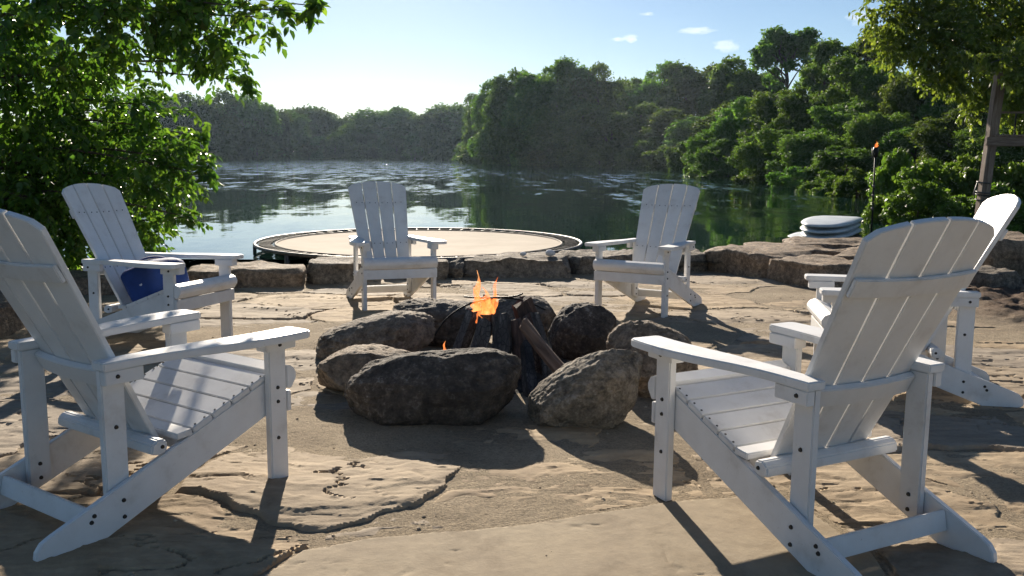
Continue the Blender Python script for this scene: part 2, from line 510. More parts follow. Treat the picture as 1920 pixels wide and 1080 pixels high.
def m_flag(name, smooth=False):
    s = NT(name); v = s.coord(); r = s.orand()
    n1 = s.noise(v, 1.7, 8, 0.65, 0.4); n2 = s.noise(v, 16, 6, 0.7); n3 = s.noise(v, 120, 4, 0.7); nl = s.noise(s.coord(scale=(1.2, 5, 1)), 5, 6, 0.65, 0.5)
    if smooth:
        col = s.ramp(n1, [(0.3, (0.26, 0.21, 0.15)), (0.7, (0.36, 0.30, 0.215))])
    else:
        col = s.ramp(n1, [(0.25, (0.225, 0.172, 0.118)), (0.5, (0.355, 0.282, 0.194)), (0.75, (0.435, 0.352, 0.25))])
        col = s.mix(0.5, col, s.ramp(nl, [(0.3, (0.62, 0.55, 0.5)), (0.65, (1.18, 1.15, 1.1))]), 'MULTIPLY')
    col = s.mix(0.45, col, s.ramp(n2, [(0.25, (0.6, 0.58, 0.55)), (0.7, (1.2, 1.18, 1.15))]), 'MULTIPLY')
    st_ = s.noise(v, 3.1, 7, 0.72, 0.9)
    col = s.mix(0.55, col, s.ramp(st_, [(0.35, (0.62, 0.58, 0.53)), (0.5, (1, 1, 1)), (0.7, (1.12, 1.1, 1.06))]), 'MULTIPLY')
    hs = s.new('ShaderNodeHueSaturation'); s.l.new(col, hs.inputs['Color'])
    s.l.new(s.math('ADD', s.math('MULTIPLY', r, 0.3), 0.82), hs.inputs['Value'])
    s.l.new(s.math('ADD', s.math('MULTIPLY', r, 0.35), 0.8), hs.inputs['Saturation'])
    b = s.bump(n2, 0.3 if not smooth else 0.12, 0.01); b = s.bump(n3, 0.4, 0.003, b)
    if not smooth: b = s.bump(nl, 0.3, 0.008, b)
    s.set(Base_Color=hs.outputs[0], Roughness=0.88, Normal=b, Specular_IOR_Level=0.25)
    return s.m
M['flag'] = m_flag('bedded_sandstone'); M['slab'] = m_flag('smooth_slab', True)

ny, nx = X.shape
vid = np.arange(nx * ny).reshape(ny, nx)
keep_v = (Zs > Zd - 0.006)
keep_f = keep_v[:-1, :-1] | keep_v[1:, :-1] | keep_v[:-1, 1:] | keep_v[1:, 1:]
fidx = idx[:-1, :-1]
P3 = np.stack([X, Y, Zs], -1).reshape(-1, 3)
for k in range(K_SLAB + 1):
    m = (fidx == k) & keep_f
    jj, ii = np.nonzero(m)
    if len(jj) < 120: continue
    F = np.stack([vid[jj, ii], vid[jj, ii + 1], vid[jj + 1, ii + 1], vid[jj + 1, ii]], -1)
    used, inv = np.unique(F, return_inverse=True)
    me = mesh('flagstone', P3[used], inv.reshape(F.shape), True)
    me.set_sharp_from_angle(angle=R(24))
    put('flagstone', me, M['slab'] if k == K_SLAB else M['flag'], patio)

# loose grit and chips on the sand
rng = np.random.default_rng(77)
N = 2600
px_ = rng.uniform(-3.2, 3.6, N); py_ = 2.2 + 7 * rng.random(N) ** 1.6
zs_ = np.maximum(sand_z(px_, py_), patio_z(py_))
r_ = (0.002 + 0.008 * rng.random(N) ** 5) * np.where(poly_sd(px_, py_, SLAB) < 0.03, 0.35, 1.0)
octv = np.array([(1, 0, 0), (-1, 0, 0), (0, 1, 0), (0, -1, 0), (0, 0, 1), (0, 0, -1)], float)
octf = np.array([(0, 2, 4), (2, 1, 4), (1, 3, 4), (3, 0, 4), (2, 0, 5), (1, 2, 5), (3, 1, 5), (0, 3, 5)])
V = octv[None] * (r_[:, None, None] * rng.uniform(0.6, 1.3, (N, 6, 1))) * np.array([1.2, 1.0, 0.6])
a_ = rng.uniform(0, 6.28, N); ca, sa = np.cos(a_)[:, None], np.sin(a_)[:, None]
V = np.stack([V[..., 0] * ca - V[..., 1] * sa + px_[:, None], V[..., 0] * sa + V[..., 1] * ca + py_[:, None], V[..., 2] + zs_[:, None] + 0.002], -1)
me = mesh('gravel', V.reshape(-1, 3), (octf[None] + 6 * np.arange(N)[:, None, None]).reshape(-1, 3))
s = NT('grit'); s.set(Base_Color=s.ramp(s.noise(s.coord(), 9, 2), [(0.35, (0.20, 0.15, 0.10)), (0.65, (0.48, 0.39, 0.28))]), Roughness=0.9); M['grit'] = s.m
tag(put('gravel', me, M['grit']), 'loose grit and stone chips scattered over the sandy patio', 'gravel', kind='stuff')

# low sunlit grass spit on the far shore
d, f = (lambda b: (np.array([q.co[:] for q in b.verts]), np.array([[q.index for q in fc.verts] for fc in b.faces])))((lambda b: (bmesh.ops.create_icosphere(b, subdivisions=4, radius=1), b.verts.ensure_lookup_table(), b)[2])(bmesh.new()))
p = d * np.array([9.5, 2.6, 0.5]) * (1 + 0.25 * fbm(d[:, 0] * 3, d[:, 1] * 3, d[:, 2] * 3, seed=2))[:, None]
s = NT('pale_shore_grass'); s.set(Base_Color=s.ramp(s.noise(s.coord(), 1.5, 5), [(0.35, (0.16, 0.20, 0.06)), (0.65, (0.36, 0.36, 0.16))]), Roughness=0.9); M['spit'] = s.m
tag(put('grass_spit', mesh('grass_spit', p, f, True), M['spit'], None, (-29, 234.5, WATER_Z)), kind='structure')
# ---------------------------------------------------------------- adirondack chairs
def build_chair():
    root = empty('adirondack_chair')
    s_, t, wl_, ha, at_ = 0.264, 0.024, 0.078, 0.567, 0.027
    P = M['paint']
    bolt_me = bpy.data.meshes.new('bolt')
    bm = bmesh.new()
    bmesh.ops.create_cone(bm, cap_ends=True, segments=10, radius1=0.0075, radius2=0.0055, depth=0.006)
    bmesh.ops.rotate(bm, verts=bm.verts, matrix=Matrix.Rotation(R(90), 3, 'Y'))
    bm.to_mesh(bolt_me); bm.free()
    screw_me = bpy.data.meshes.new('screw')
    bm = bmesh.new()
    bmesh.ops.create_cone(bm, cap_ends=True, segments=8, radius1=0.0042, radius2=0.0036, depth=0.003)
    bm.to_mesh(screw_me); bm.free()
    def bolt(x, y, z, sg):
        put('bolt', bolt_me, M['bolt'], root, (x + sg * 0.002, y, z), (0, 0, 0 if sg > 0 else math.pi))
    ztop = lambda y: 0.384 + 0.387 * (y + 0.078)
    for sg in (-1, 1):
        X = lambda a, b: sorted((sg * a, sg * b))
        # front leg
        put('front_leg', bm_mesh('front_leg', box_bm(*X(s_ + t / 2, s_ + 1.5 * t + 0.006), -wl_, 0, 0, ha - at_), 0.004), P, root)
        # long diagonal side rail
        prof = [(0.0, ztop(0)), (0.0, 0.285), (-0.737, 0.0), (-0.90, 0.0), (-0.918, 0.004), (-0.926, 0.018), (-0.922, 0.042), (-0.905, 0.064), (-0.88, 0.0765)]
        put('side_rail', bm_mesh('side_rail', prism_bm(prof, *X(s_ - t / 2 + 0.001, s_ + t / 2 - 0.001)), 0.003), P, root)
        # rear post, inside the side rail
        post = [(-0.682, 0.045), (-0.604, 0.075), (-0.604, ha - at_), (-0.682, ha - at_)]
        put('rear_post', bm_mesh('rear_post', prism_bm(post, *X(s_ - 1.5 * t - 0.004, s_ - t / 2 - 0.001)), 0.004), P, root)
        # arm
        outer = catmull([(0.118, 0.058), (0.122, -0.06), (0.112, -0.17), (0.085, -0.30), (0.052, -0.42), (0.032, -0.54), (0.024, -0.692)], 5)
        inner = catmull([(-0.045, -0.692), (-0.048, -0.54), (-0.046, -0.42), (-0.036, -0.30), (-0.020, -0.17), (-0.010, -0.06), (-0.008, 0.058)], 5)
        plan = [(o[0], o[1]) for o in outer] + [(o[0], o[1]) for o in inner]
        # round the front corners
        plan = [(0.100, 0.062), (0.113, 0.054)] + plan[1:-1] + [(-0.006, 0.052), (0.004, 0.062)]
        plan = [(sg * (s_ + u), v) for u, v in plan]
        put('arm', bm_mesh('arm', prism_bm(plan, ha - at_, ha, 'z'), 0.004), P, root)
        # cleats under the arm
        put('arm_cleat', bm_mesh('arm_cleat', box_bm(*X(s_ - 0.012, s_ + 1.5 * t + 0.010), -wl_ - 0.012, 0.046, ha - at_ - 0.042, ha - at_ - 0.001), 0.003), P, root)
        put('arm_cleat', bm_mesh('arm_cleat', box_bm(*X(s_ - t / 2 + 0.001, s_ + 0.020), -0.686, -0.555, ha - at_ - 0.047, ha - at_ - 0.001), 0.003), P, root)
        ox = sg * (s_ + 1.5 * t + 0.006)
        bolt(ox, -0.042, 0.362, sg); bolt(ox, -0.042, 0.31, sg); bolt(sg * (s_ + 1.5 * t + 0.010), -0.03, ha - at_ - 0.022, sg); bolt(ox, -0.045, 0.175, sg)
        rx = sg * (s_ + t / 2 - 0.001)
        bolt(rx, -0.643, 0.118, sg); bolt(rx, -0.643, 0.064, sg); bolt(rx, -0.742, 0.098, sg); bolt(rx, -0.752, 0.080, sg)
        bolt(sg * (s_ + 0.020), -0.645, ha - at_ - 0.022, sg)
        ix = sg * (s_ - 1.5 * t - 0.004)
        bolt(ix, -0.643, 0.135, -sg); bolt(ix, -0.643, 0.085, -sg); bolt(sg * (s_ - t / 2 - 0.001), -0.64, 0.35, sg)
    hw = s_ + t / 2 - 0.001
    # seat: rounded nose board, four slats, upturned rear slat
    nose = [(0.0015, 0.352), (0.022, 0.346), (0.046, 0.380), (0.048, 0.402), (0.034, 0.425), (0.0015, 0.4385)]
    fw = s_ + 1.5 * t + 0.006
    put('front_slat', bm_mesh('front_slat', prism_bm(nose, -fw, fw), 0.003), P, root)
    lead = [(0.0, 0.4385), (-0.052, 0.4215), (-0.052, 0.400), (0.0, 0.4185)]
    put('seat_slat', bm_mesh('seat_slat', prism_bm(lead, -hw, hw), 0.002), P, root)
    sl = math.atan(0.387); cy_, sy_ = math.cos(sl), math.sin(sl)
    y0 = -0.057
    for i in range(4):
        L = 0.082
        a = (y0, ztop(y0) + 0.0012); b = (y0 - L * cy_, ztop(y0 - L * cy_) + 0.0012)
        o = (-sy_ * 0.020, cy_ * 0.020)
        o = (sy_ * -0.02, cy_ * 0.02)
        prof = [a, b, (b[0] + o[0], b[1] + o[1]), (a[0] + o[0], a[1] + o[1])]
        put('seat_slat', bm_mesh('seat_slat', prism_bm(prof, -hw, hw), 0.003), P, root)
        for sg in (-1, 1):
            for k in (0.25, 0.75):
                q = (a[0] + (b[0] - a[0]) * k + o[0], a[1] + (b[1] - a[1]) * k + o[1])
                put('screw', screw_me, M['bolt'], root, (sg * s_, q[0], q[1] + 0.0005), (sl, 0, 0))
        y0 = b[0] - 0.0045
    z0 = ztop(y0)
    rear = [(y0, z0 - 0.002), (y0 - 0.062, z0 - 0.006), (y0 - 0.062, z0 + 0.015), (y0 - 0.004, z0 + 0.020)]
    put('rear_seat_slat', bm_mesh('rear_seat_slat', prism_bm(rear, -hw, hw), 0.003), P, root)
    put('seat_support', bm_mesh('seat_support', box_bm(-hw + 0.03, hw - 0.03, y0 - 0.04, y0 - 0.015, z0 - 0.05, z0 - 0.008), 0.002), P, root)
    put('front_apron', bm_mesh('front_apron', box_bm(-fw, fw, 0.0015, 0.021, 0.264, 0.340), 0.003), P, root)
    put('stretcher', bm_mesh('stretcher', prism_bm([(-0.745, 0.052), (-0.735, 0.112), (-0.757, 0.120), (-0.770, 0.056)], -(s_ - t / 2), s_ - t / 2), 0.003), P, root)
    # back
    e = Vector((0, -0.46, 0.888)).normalized(); nrm = Vector((0, 0.888, 0.46)).normalized()
    B0 = Vector((0, -0.478, 0.235))
    def bp(x, v, d=0.0):                      # point on the curved back: across x, up v, forward d
        return B0 + e * v + nrm * (d + 0.018 * (x / 0.25) ** 2) + Vector((x, 0, 0))
    def halfw(v): return 0.200 + 0.064 * min(1, v / 0.82)
    Ltop = lambda x: 0.898 - 0.050 * (abs(x) / 0.25) ** 2.2
    for i in range(4):
        n = 10; nx_ = 5
        V = []; F = []
        for side in (0, 1):
            for j in range(n + 1):
                for k in range(nx_):
                    u = -1 + (i + (0.034 + 0.932 * k / (nx_ - 1))) / 2
                    w = j / n
                    # top is cut to an arc, outer corners rounded off
                    xt = u * 0.264
                    L = Ltop(xt) - 0.022 * max(0, (abs(u) - 0.88) / 0.12) ** 2
                    vv = w * L
                    V.append(bp(u * halfw(vv), vv, 0.020 * side))
        m_ = (n + 1) * nx_
        for j in range(n):
            for k in range(nx_ - 1):
                a = j * nx_ + k
                F.append((a, a + nx_, a + nx_ + 1, a + 1)); F.append((m_ + a, m_ + a + 1, m_ + a + nx_ + 1, m_ + a + nx_))
        for j in range(n):
            for k in (0, nx_ - 1):
                a = j * nx_ + k
                F.append((a, m_ + a, m_ + a + nx_, a + nx_) if k == 0 else (a, a + nx_, m_ + a + nx_, m_ + a))
        for k in range(nx_ - 1):
            for j in (0, n):
                a = j * nx_ + k
                F.append((a, a + 1, m_ + a + 1, m_ + a) if j == 0 else (a, m_ + a, m_ + a + 1, a + 1))
        bm = bmesh.new(); bm.from_mesh(mesh('tmp', V, F))
        put('back_slat', bm_mesh('back_slat', bm, 0.0025), P, root)
    def rail(name, v0, v1, half, d0, d1, bev=0.003):
        V = []; F = []; n = 12
        for j in range(n + 1):
            x = -half + 2 * half * j / n
            for (v, d) in ((v0, d0), (v0, d1), (v1, d1), (v1, d0)):
                V.append(bp(x, v, d))
        for j in range(n):
            for k in range(4):
                a = j * 4 + k; b = j * 4 + (k + 1) % 4
                F.append((a, b, b + 4, a + 4))
        F.append((0, 3, 2, 1)); F.append((n * 4, n * 4 + 1, n * 4 + 2, n * 4 + 3))
        bm = bmesh.new(); bm.from_mesh(mesh('tmp', V, F))
        put(name, bm_mesh(name, bm, bev), P, root)
    rail('upper_back_rail', 0.655, 0.715, 0.2465, -0.016, -0.0015)
    rail('middle_back_rail', 0.262, 0.330, 0.2225, -0.026, -0.0015)
    # lower rail lies across the side rails, ends rounded
    prof = [(-0.040, -0.022), (-0.012, -0.030), (0.016, -0.024), (0.022, -0.002), (0.014, 0.018), (-0.014, 0.022), (-0.036, 0.008)]
    prof = [(B0.y - 0.026 + a, B0.z + 0.026 + b) for a, b in prof]
    put('lower_back_rail', bm_mesh('lower_back_rail', prism_bm(prof, -0.284, 0.284), 0.005), P, root)
    for sg in (-1, 1):
        bolt(sg * 0.283, B0.y - 0.026, B0.z + 0.022, sg)
    for x in (-0.05, 0.05):
        q = bp(x, 0.03, 0.0215)
        put('screw', screw_me, M['bolt'], root, q, (R(-65), 0, 0))
    for x in (-0.2, -0.15, -0.08, -0.03, 0.03, 0.08, 0.15, 0.2):
        for vv in (0.296, 0.685):
            put('screw', screw_me, M['bolt'], root, bp(x, vv, 0.0212), (R(-65), 0, 0))
    return root

def copy_tree(o, parent=None):
    c = o.copy(); C.objects.link(c)
    if parent is not None: c.parent = parent
    for ch in o.children:
        copy_tree(ch, c)
    return c

chair0 = build_chair()
CHAIRS = [
    (-1.073, 3.422, -35.0, 'white wooden chair at the left edge, back turned to the camera, near the front'),
    (0.778, 3.255, 27.3, 'largest white chair at the right front, its back turned to the camera'),
    (-0.912, 7.368, 200.9, 'white chair facing the camera in front of the trampoline'),
    (0.936, 7.201, 148.2, 'white chair facing the camera right of the fire, in front of the lake'),
    (-1.98, 5.788, -106.4, 'white chair holding a dark blue bag under the leafy branches at left'),
    (1.664, 4.795, 78.9, 'white chair mostly hidden behind the largest chair, sunlit back top showing'),
]
chairs = []
for i, (x, y, yaw, lab) in enumerate(CHAIRS):
    o = chair0 if i == 0 else copy_tree(chair0)
    o.location = (x, y, float(patio_z(y)) + (0.004 if i > 1 else 0.0))
    slope = math.atan(0.0165) if y > 3.6 else 0.0
    o.rotation_mode = 'QUATERNION'
    o.rotation_quaternion = Quaternion((1, 0, 0), -slope) @ Quaternion((0, 0, 1), R(yaw))
    tag(o, lab, 'chair', 'white chairs round the fire')
    chairs.append(o)

# blue bag sitting in the left chair
def bag_mesh():
    n, sd_ = 14, 40; V = []; F = []
    for j in range(n + 1):
        t = j / n
        k = 1 - 0.10 * (1 - t) ** 2 - 0.22 * max(0, (t - 0.8) / 0.2) ** 2
        for q in range(sd_):
            a = 2 * math.pi * q / sd_; ca, sa = math.cos(a), math.sin(a)
            x = 0.205 * k * math.copysign(abs(ca) ** 0.42, ca); y = 0.135 * k * math.copysign(abs(sa) ** 0.42, sa)
            w = 0.008 * float(vnoise(np.array([ca * 2.0 + 4]), np.array([sa * 2.0]), np.array([t * 3.0 + 0.3]), seed=9)[0])
            V.append((x * (1 + w * 4), y * (1 + w * 5), t * 0.215 + w))
    for j in range(n):
        for q in range(sd_):
            F.append((j * sd_ + q, j * sd_ + (q + 1) % sd_, (j + 1) * sd_ + (q + 1) % sd_, (j + 1) * sd_ + q))
    F.append(tuple(range(sd_))[::-1]); F.append(tuple(range(n * sd_, (n + 1) * sd_)))
    return mesh('bag', V, F, True)
s = NT('blue_canvas'); v = s.coord()
n = s.noise(v, 6, 5, 0.6); wv = s.noise(v, 300, 2, 0.5)
s.set(Base_Color=s.ramp(n, [(0.3, (0.006, 0.03, 0.15)), (0.7, (0.014, 0.06, 0.26))]), Roughness=0.75, Normal=s.bump(wv, 0.3, 0.002)); M['navy'] = s.m
s = NT('pale_badge'); s.set(Base_Color=(0.6, 0.6, 0.62), Roughness=0.6); M['badge'] = s.m
cu = put('bag', bag_mesh(), M['navy'])
c2 = chairs[4]
c2m = Matrix.Translation(c2.location) @ c2.rotation_quaternion.to_matrix().to_4x4()
cu.matrix_world = c2m @ Matrix.Translation((0.045, -0.285, 0.326)) @ Matrix.Rotation(math.atan(0.387), 4, 'X')
tag(cu, 'dark blue canvas bag sitting on the seat of the left rear chair', 'bag')
for zz, r1 in ((0.206, 0.006),):
    pth = [(0.16 * math.cos(a), 0.02, 0.205 + 0.05 * math.sin(a)) for a in np.linspace(0, math.pi, 14)]
    v_, f_ = tube(pth, 0.007, 6); put('handle', mesh('handle', v_, f_, True), M['navy'], cu)
bm = bmesh.new(); bmesh.ops.create_cone(bm, cap_ends=True, segments=14, radius1=0.013, radius2=0.011, depth=0.005)
put('badge', bm_mesh('badge', bm), M['badge'], cu, (0.196, 0.03, 0.09), (0, R(90), 0))
# ---------------------------------------------------------------- fire ring boulders
def ico(sub):
    bm = bmesh.new(); bmesh.ops.create_icosphere(bm, subdivisions=sub, radius=1)
    bm.verts.ensure_lookup_table()
    v = np.array([q.co[:] for q in bm.verts]); f = np.array([[q.index for q in fc.verts] for fc in bm.faces]); bm.free()
    return v, f
ICO5 = ico(5); ICO6 = ico(6)

def boulder_mesh(hw, hd, h, seed, slope=0.0, power=2.4, rough=0.10, tip=0.0):
    d, f = ICO6
    # superellipsoid with low-frequency lumps
    k = (np.abs(d) ** power).sum(1) ** (-1 / power)
    p = d * k[:, None]
    lump = fbm(d[:, 0] * 1.3 + seed * 7.1, d[:, 1] * 1.3, d[:, 2] * 1.3, oct=3, seed=seed)
    fac = fbm(d[:, 0] * 2.6 + seed, d[:, 1] * 2.6, d[:, 2] * 2.6, oct=3, seed=seed + 5)
    fine = fbm(d[:, 0] * 9, d[:, 1] * 9, d[:, 2] * 9 + seed, oct=4, seed=seed + 9, gain=0.6)
    p = p * (1 + rough * 1.6 * lump + rough * 0.6 * np.round(fac * 4) / 4 + 0.034 * fine)[:, None]
    rg = np.random.default_rng(seed)
    for _ in range(7):                                    # broken faces
        nn = rg.normal(size=3); nn /= np.linalg.norm(nn)
        ex = np.maximum(p @ nn - rg.uniform(0.80, 0.98), 0)
        p = p - (0.85 * ex)[:, None] * nn
    fis = np.abs(fbm(d[:, 0] * 2.1 + seed, d[:, 1] * 2.1, d[:, 2] * 3.2, oct=3, seed=seed + 21))
    p = p * (1 - 0.035 * (1 - sstep(0.0, 0.05, fis)))[:, None]
    p = p * (1 + 0.022 * fbm(d[:, 0] * 14, d[:, 1] * 14, d[:, 2] * 14 + seed, oct=3, seed=seed + 3))[:, None]
    zz = (p[:, 2] + 1) / 2
    zz = zz * (1 + slope * np.clip(p[:, 0], -1.1, 1.1)) 
    x = p[:, 0] * hw + tip * zz * hw
    out = np.stack([x, p[:, 1] * hd, zz * h * 1.12 - 0.12 * h], -1)
    return mesh('boulder', out, f, True)

BOULDERS = [  # x, y, half width, half depth, height, yaw, seed, slope, power, tip, look, label
    (-0.365, 4.14, 0.405, 0.22, 0.315, 2, 11, 0.10, 2.9, 0.06, 'sooty', 'largest soot-blackened boulder at the front of the fire ring'),
    (-0.725, 4.60, 0.275, 0.22, 0.232, -4, 23, -0.03, 3.2, 0.0, 'brown', 'smooth brown boulder at the front left, beside the largest black one'),
    (-0.860, 5.44, 0.345, 0.26, 0.280, 8, 37, 0.22, 2.3, 0.12, 'brown2', 'rounded boulder at the left of the fire ring, behind the smooth brown one'),
    (-0.470, 6.02, 0.330, 0.25, 0.285, -6, 41, -0.05, 2.8, 0.0, 'sooty2', 'flat-topped boulder at the back left of the fire ring below a white chair'),
    (0.085, 6.12, 0.230, 0.22, 0.310, 0, 59, -0.02, 2.3, 0.0, 'sooty2', 'dark rounded boulder at the back of the fire ring behind the logs'),
    (0.435, 5.55, 0.205, 0.21, 0.340, 5, 61, 0.02, 2.3, 0.0, 'sooty', 'black rough boulder at the back right of the fire ring'),
    (0.745, 4.70, 0.225, 0.24, 0.350, 20, 73, -0.10, 2.6, 0.0, 'brown', 'brown boulder at the right of the fire ring by the chair arm'),
    (0.310, 4.07, 0.260, 0.19, 0.312, -4, 83, 0.40, 2.3, 0.14, 'speckled', 'grey speckled boulder with a sloping peak at the front right of the fire ring'),
]
M['sooty'] = m_rock('sooty_rock', (0.06, 0.052, 0.045), (0.15, 0.125, 0.10), (0.27, 0.225, 0.18), 0.5, 0.8)
M['sooty2'] = m_rock('smoked_rock', (0.08, 0.07, 0.06), (0.18, 0.15, 0.12), (0.28, 0.235, 0.185), 0.34, 0.45)
M['brown'] = m_rock('brown_rock', (0.15, 0.115, 0.08), (0.26, 0.20, 0.14), (0.36, 0.285, 0.205), 0.05, 0.25)
M['brown2'] = m_rock('grey_brown_rock', (0.12, 0.10, 0.08), (0.23, 0.19, 0.145), (0.34, 0.28, 0.215), 0.15, 0.3)
M['speckled'] = m_rock('speckled_rock', (0.13, 0.115, 0.09), (0.25, 0.215, 0.165), (0.36, 0.31, 0.24), 0.2, 0.75)
for (x, y, hw, hd, h, yaw, seed, slope, pw, tip, look, lab) in BOULDERS:
    o = put('boulder', boulder_mesh(hw, hd, h, seed, slope, pw, 0.085, tip), M[look], None, (x, y, float(patio_z(y)) - 0.004), (0, 0, R(yaw)))
    tag(o, lab, 'boulder', 'boulders of the fire ring')

# ash bed
rng = np.random.default_rng(5)
g = np.linspace(-1, 1, 60)
XX, YY = np.meshgrid(g, g)
rr = np.sqrt(XX ** 2 + YY ** 2)
zz = 0.07 * (1 - sstep(0.35, 1.0, rr)) + 0.018 * fbm(XX * 6, YY * 6, oct=4, seed=7) - 0.05 * sstep(0.85, 1.1, rr)
me = mesh('ash_bed', np.stack([XX * 0.62, YY * 0.62, zz], -1).reshape(-1, 3), grid_faces(60, 60), True)
s = NT('ash'); n = s.noise(s.coord(), 14, 8, 0.7)
s.set(Base_Color=s.ramp(n, [(0.35, (0.012, 0.011, 0.01)), (0.6, (0.05, 0.046, 0.042)), (0.8, (0.2, 0.19, 0.18))]), Roughness=1.0, Normal=s.bump(n, 0.8, 0.03)); M['ash'] = s.m
tag(put('ash_bed', me, M['ash'], None, (-0.06, 5.02, float(patio_z(5.0)) - 0.005)), 'dark heap of ash and embers inside the fire ring', 'ash')

# charred logs stacked upright
s = NT('charred_wood'); v = s.coord(scale=(1, 1, 0.22)); n = s.noise(v, 26, 8, 0.7, 0.4); n2 = s.noise(s.coord(), 9, 5, 0.6)
chk = s.new('ShaderNodeTexVoronoi', feature='DISTANCE_TO_EDGE'); s.l.new(s.coord(scale=(1, 1, 0.6)), chk.inputs['Vector']); chk.inputs['Scale'].default_value = 38
col = s.ramp(n, [(0.36, (0.012, 0.011, 0.011)), (0.52, (0.05, 0.046, 0.043)), (0.68, (0.17, 0.16, 0.15))])
col = s.mix(1.0, col, s.ramp(chk.outputs[0], [(0.0, (0.15, 0.15, 0.15)), (0.08, (1, 1, 1))]), 'MULTIPLY')
hs = s.new('ShaderNodeHueSaturation'); s.l.new(col, hs.inputs['Color']); s.l.new(s.math('ADD', s.math('MULTIPLY', s.orand(), 1.4), 0.4), hs.inputs['Value']); col = hs.outputs[0]
s.set(Base_Color=col, Roughness=0.7, Normal=s.bump(n, 0.6, 0.006)); M['char'] = s.m
s = NT('scorched_brown_wood'); v = s.coord(scale=(1, 1, 0.12)); n = s.noise(v, 30, 8, 0.7, 0.3)
s.set(Base_Color=s.ramp(n, [(0.3, (0.07, 0.04, 0.026)), (0.55, (0.21, 0.125, 0.08)), (0.8, (0.36, 0.24, 0.16))]), Roughness=0.85, Normal=s.bump(n, 0.7, 0.01)); M['brownwood'] = s.m

s = NT('half_burnt_wood'); v = s.coord(scale=(1, 1, 0.2)); n = s.noise(v, 22, 8, 0.7, 0.4)
s.set(Base_Color=s.ramp(n, [(0.35, (0.012, 0.010, 0.009)), (0.55, (0.10, 0.06, 0.045)), (0.75, (0.26, 0.16, 0.12))]), Roughness=0.85, Normal=s.bump(n, 0.9, 0.015)); M['ember'] = s.m

def log_mesh(length, r0, r1, seed, sides=8, flat=0.0):
    rg = np.random.default_rng(seed); n = 16
    ang = np.linspace(0, 2 * np.pi, sides, endpoint=False) + rg.uniform(-0.22, 0.22, sides)
    prof = 1 + rg.uniform(-0.28, 0.18, sides)
    if flat: prof = np.where(np.cos(ang - 1.0) > 0.2, prof * (0.55 + 0.1 * flat), prof)
    V = []; F = []
    for j in range(n + 1):
        t = j / n; r = r0 + (r1 - r0) * t
        bend = 0.018 * math.sin(t * 3 + seed)
        ks = 1 + 0.07 * vnoise(np.cos(ang) * 1.6 + seed, np.sin(ang) * 1.6, np.full(sides, t * length * 9), seed)
        for a, p_, k in zip(ang, prof, ks):
            zz = t * length + (rg.uniform(-0.02, 0.02) if j in (0, n) else 0)
            V.append((math.cos(a) * r * p_ * k + bend, math.sin(a) * r * p_ * k, zz))
    for j in range(n):
        for k in range(sides):
            F.append((j * sides + k, j * sides + (k + 1) % sides, (j + 1) * sides + (k + 1) % sides, (j + 1) * sides + k))
    F.append(tuple(range(sides))[::-1]); F.append(tuple(range(n * sides, (n + 1) * sides)))
    return mesh('log', V, F, False)

LOGS = [  # base, top, r0, r1, seed, look, label
    ((-0.33, 4.88, 0.0), (-0.235, 4.99, 0.36), 0.058, 0.050, 1, 'char', 'charred split log at the left of the upright stack'),
    ((-0.225, 4.76, 0.0), (-0.170, 4.90, 0.325), 0.060, 0.056, 2, 'char', 'charred log at the front left of the stack, left of the widest one'),
    ((-0.085, 4.70, 0.0), (-0.075, 4.86, 0.350), 0.074, 0.068, 3, 'char', 'widest charred upright log in the middle front of the stack'),
    ((0.055, 4.73, 0.0), (0.030, 4.88, 0.315), 0.052, 0.046, 4, 'ember', 'narrow half-burnt upright log right of the widest one'),
    ((0.19, 4.80, 0.0), (0.105, 4.95, 0.34), 0.062, 0.052, 9, 'char', 'charred leaning log at the right of the stack, behind the brown branch'),
    ((0.18, 5.10, 0.0), (0.05, 5.06, 0.41), 0.065, 0.055, 5, 'ember', 'half-burnt reddish log with a ragged top at the back of the stack'),
    ((-0.24, 5.25, 0.0), (-0.14, 5.08, 0.42), 0.062, 0.050, 6, 'char', 'charred log under the flames at the back of the stack'),
    ((0.335, 4.48, 0.06), (0.055, 4.74, 0.33), 0.042, 0.038, 7, 'brownwood', 'reddish brown branch leaning against the stack on the right'),
    ((0.12, 4.50, 0.0), (0.05, 4.78, 0.22), 0.055, 0.040, 8, 'char', 'short charred log low at the front right of the stack'),
]
for (b, t, r0, r1, seed, look, lab) in LOGS:
    b = Vector(b); t = Vector(t); d = t - b
    o = put('log', log_mesh(d.length, r0, r1, seed, flat=0.5 if look == 'char' else 0), M[look])
    o.rotation_mode = 'QUATERNION'; o.rotation_quaternion = d.to_track_quat('Z', 'Y'); o.location = b + Vector((0, 0, float(patio_z(b.y)) + 0.01))
    tag(o, lab, 'log', 'logs burning in the fire ring')

# bent steel rods over the fire
s = NT('black_steel'); s.set(Base_Color=(0.02, 0.02, 0.02), Metallic=0.8, Roughness=0.5); M['steel'] = s.m
rods = [([(-0.43, 5.0, 0.20), (-0.36, 5.0, 0.30), (-0.24, 5.02, 0.375), (-0.08, 5.04, 0.408), (0.06, 5.05, 0.395), (0.19, 5.06, 0.34)], 'thin black steel rod arching from the left over the burning logs'),
        ([(-0.27, 5.1, 0.405), (-0.16, 5.02, 0.412), (0.0, 4.98, 0.425), (0.06, 4.97, 0.445)], 'short black twig lying across the log tops under the flames')]
for pts_, lab in rods:
    v, f = tube(catmull(pts_, 8), 0.0055, 6)
    tag(put('metal_rod', mesh('metal_rod', v, f, True), M['steel']), lab, 'rod')

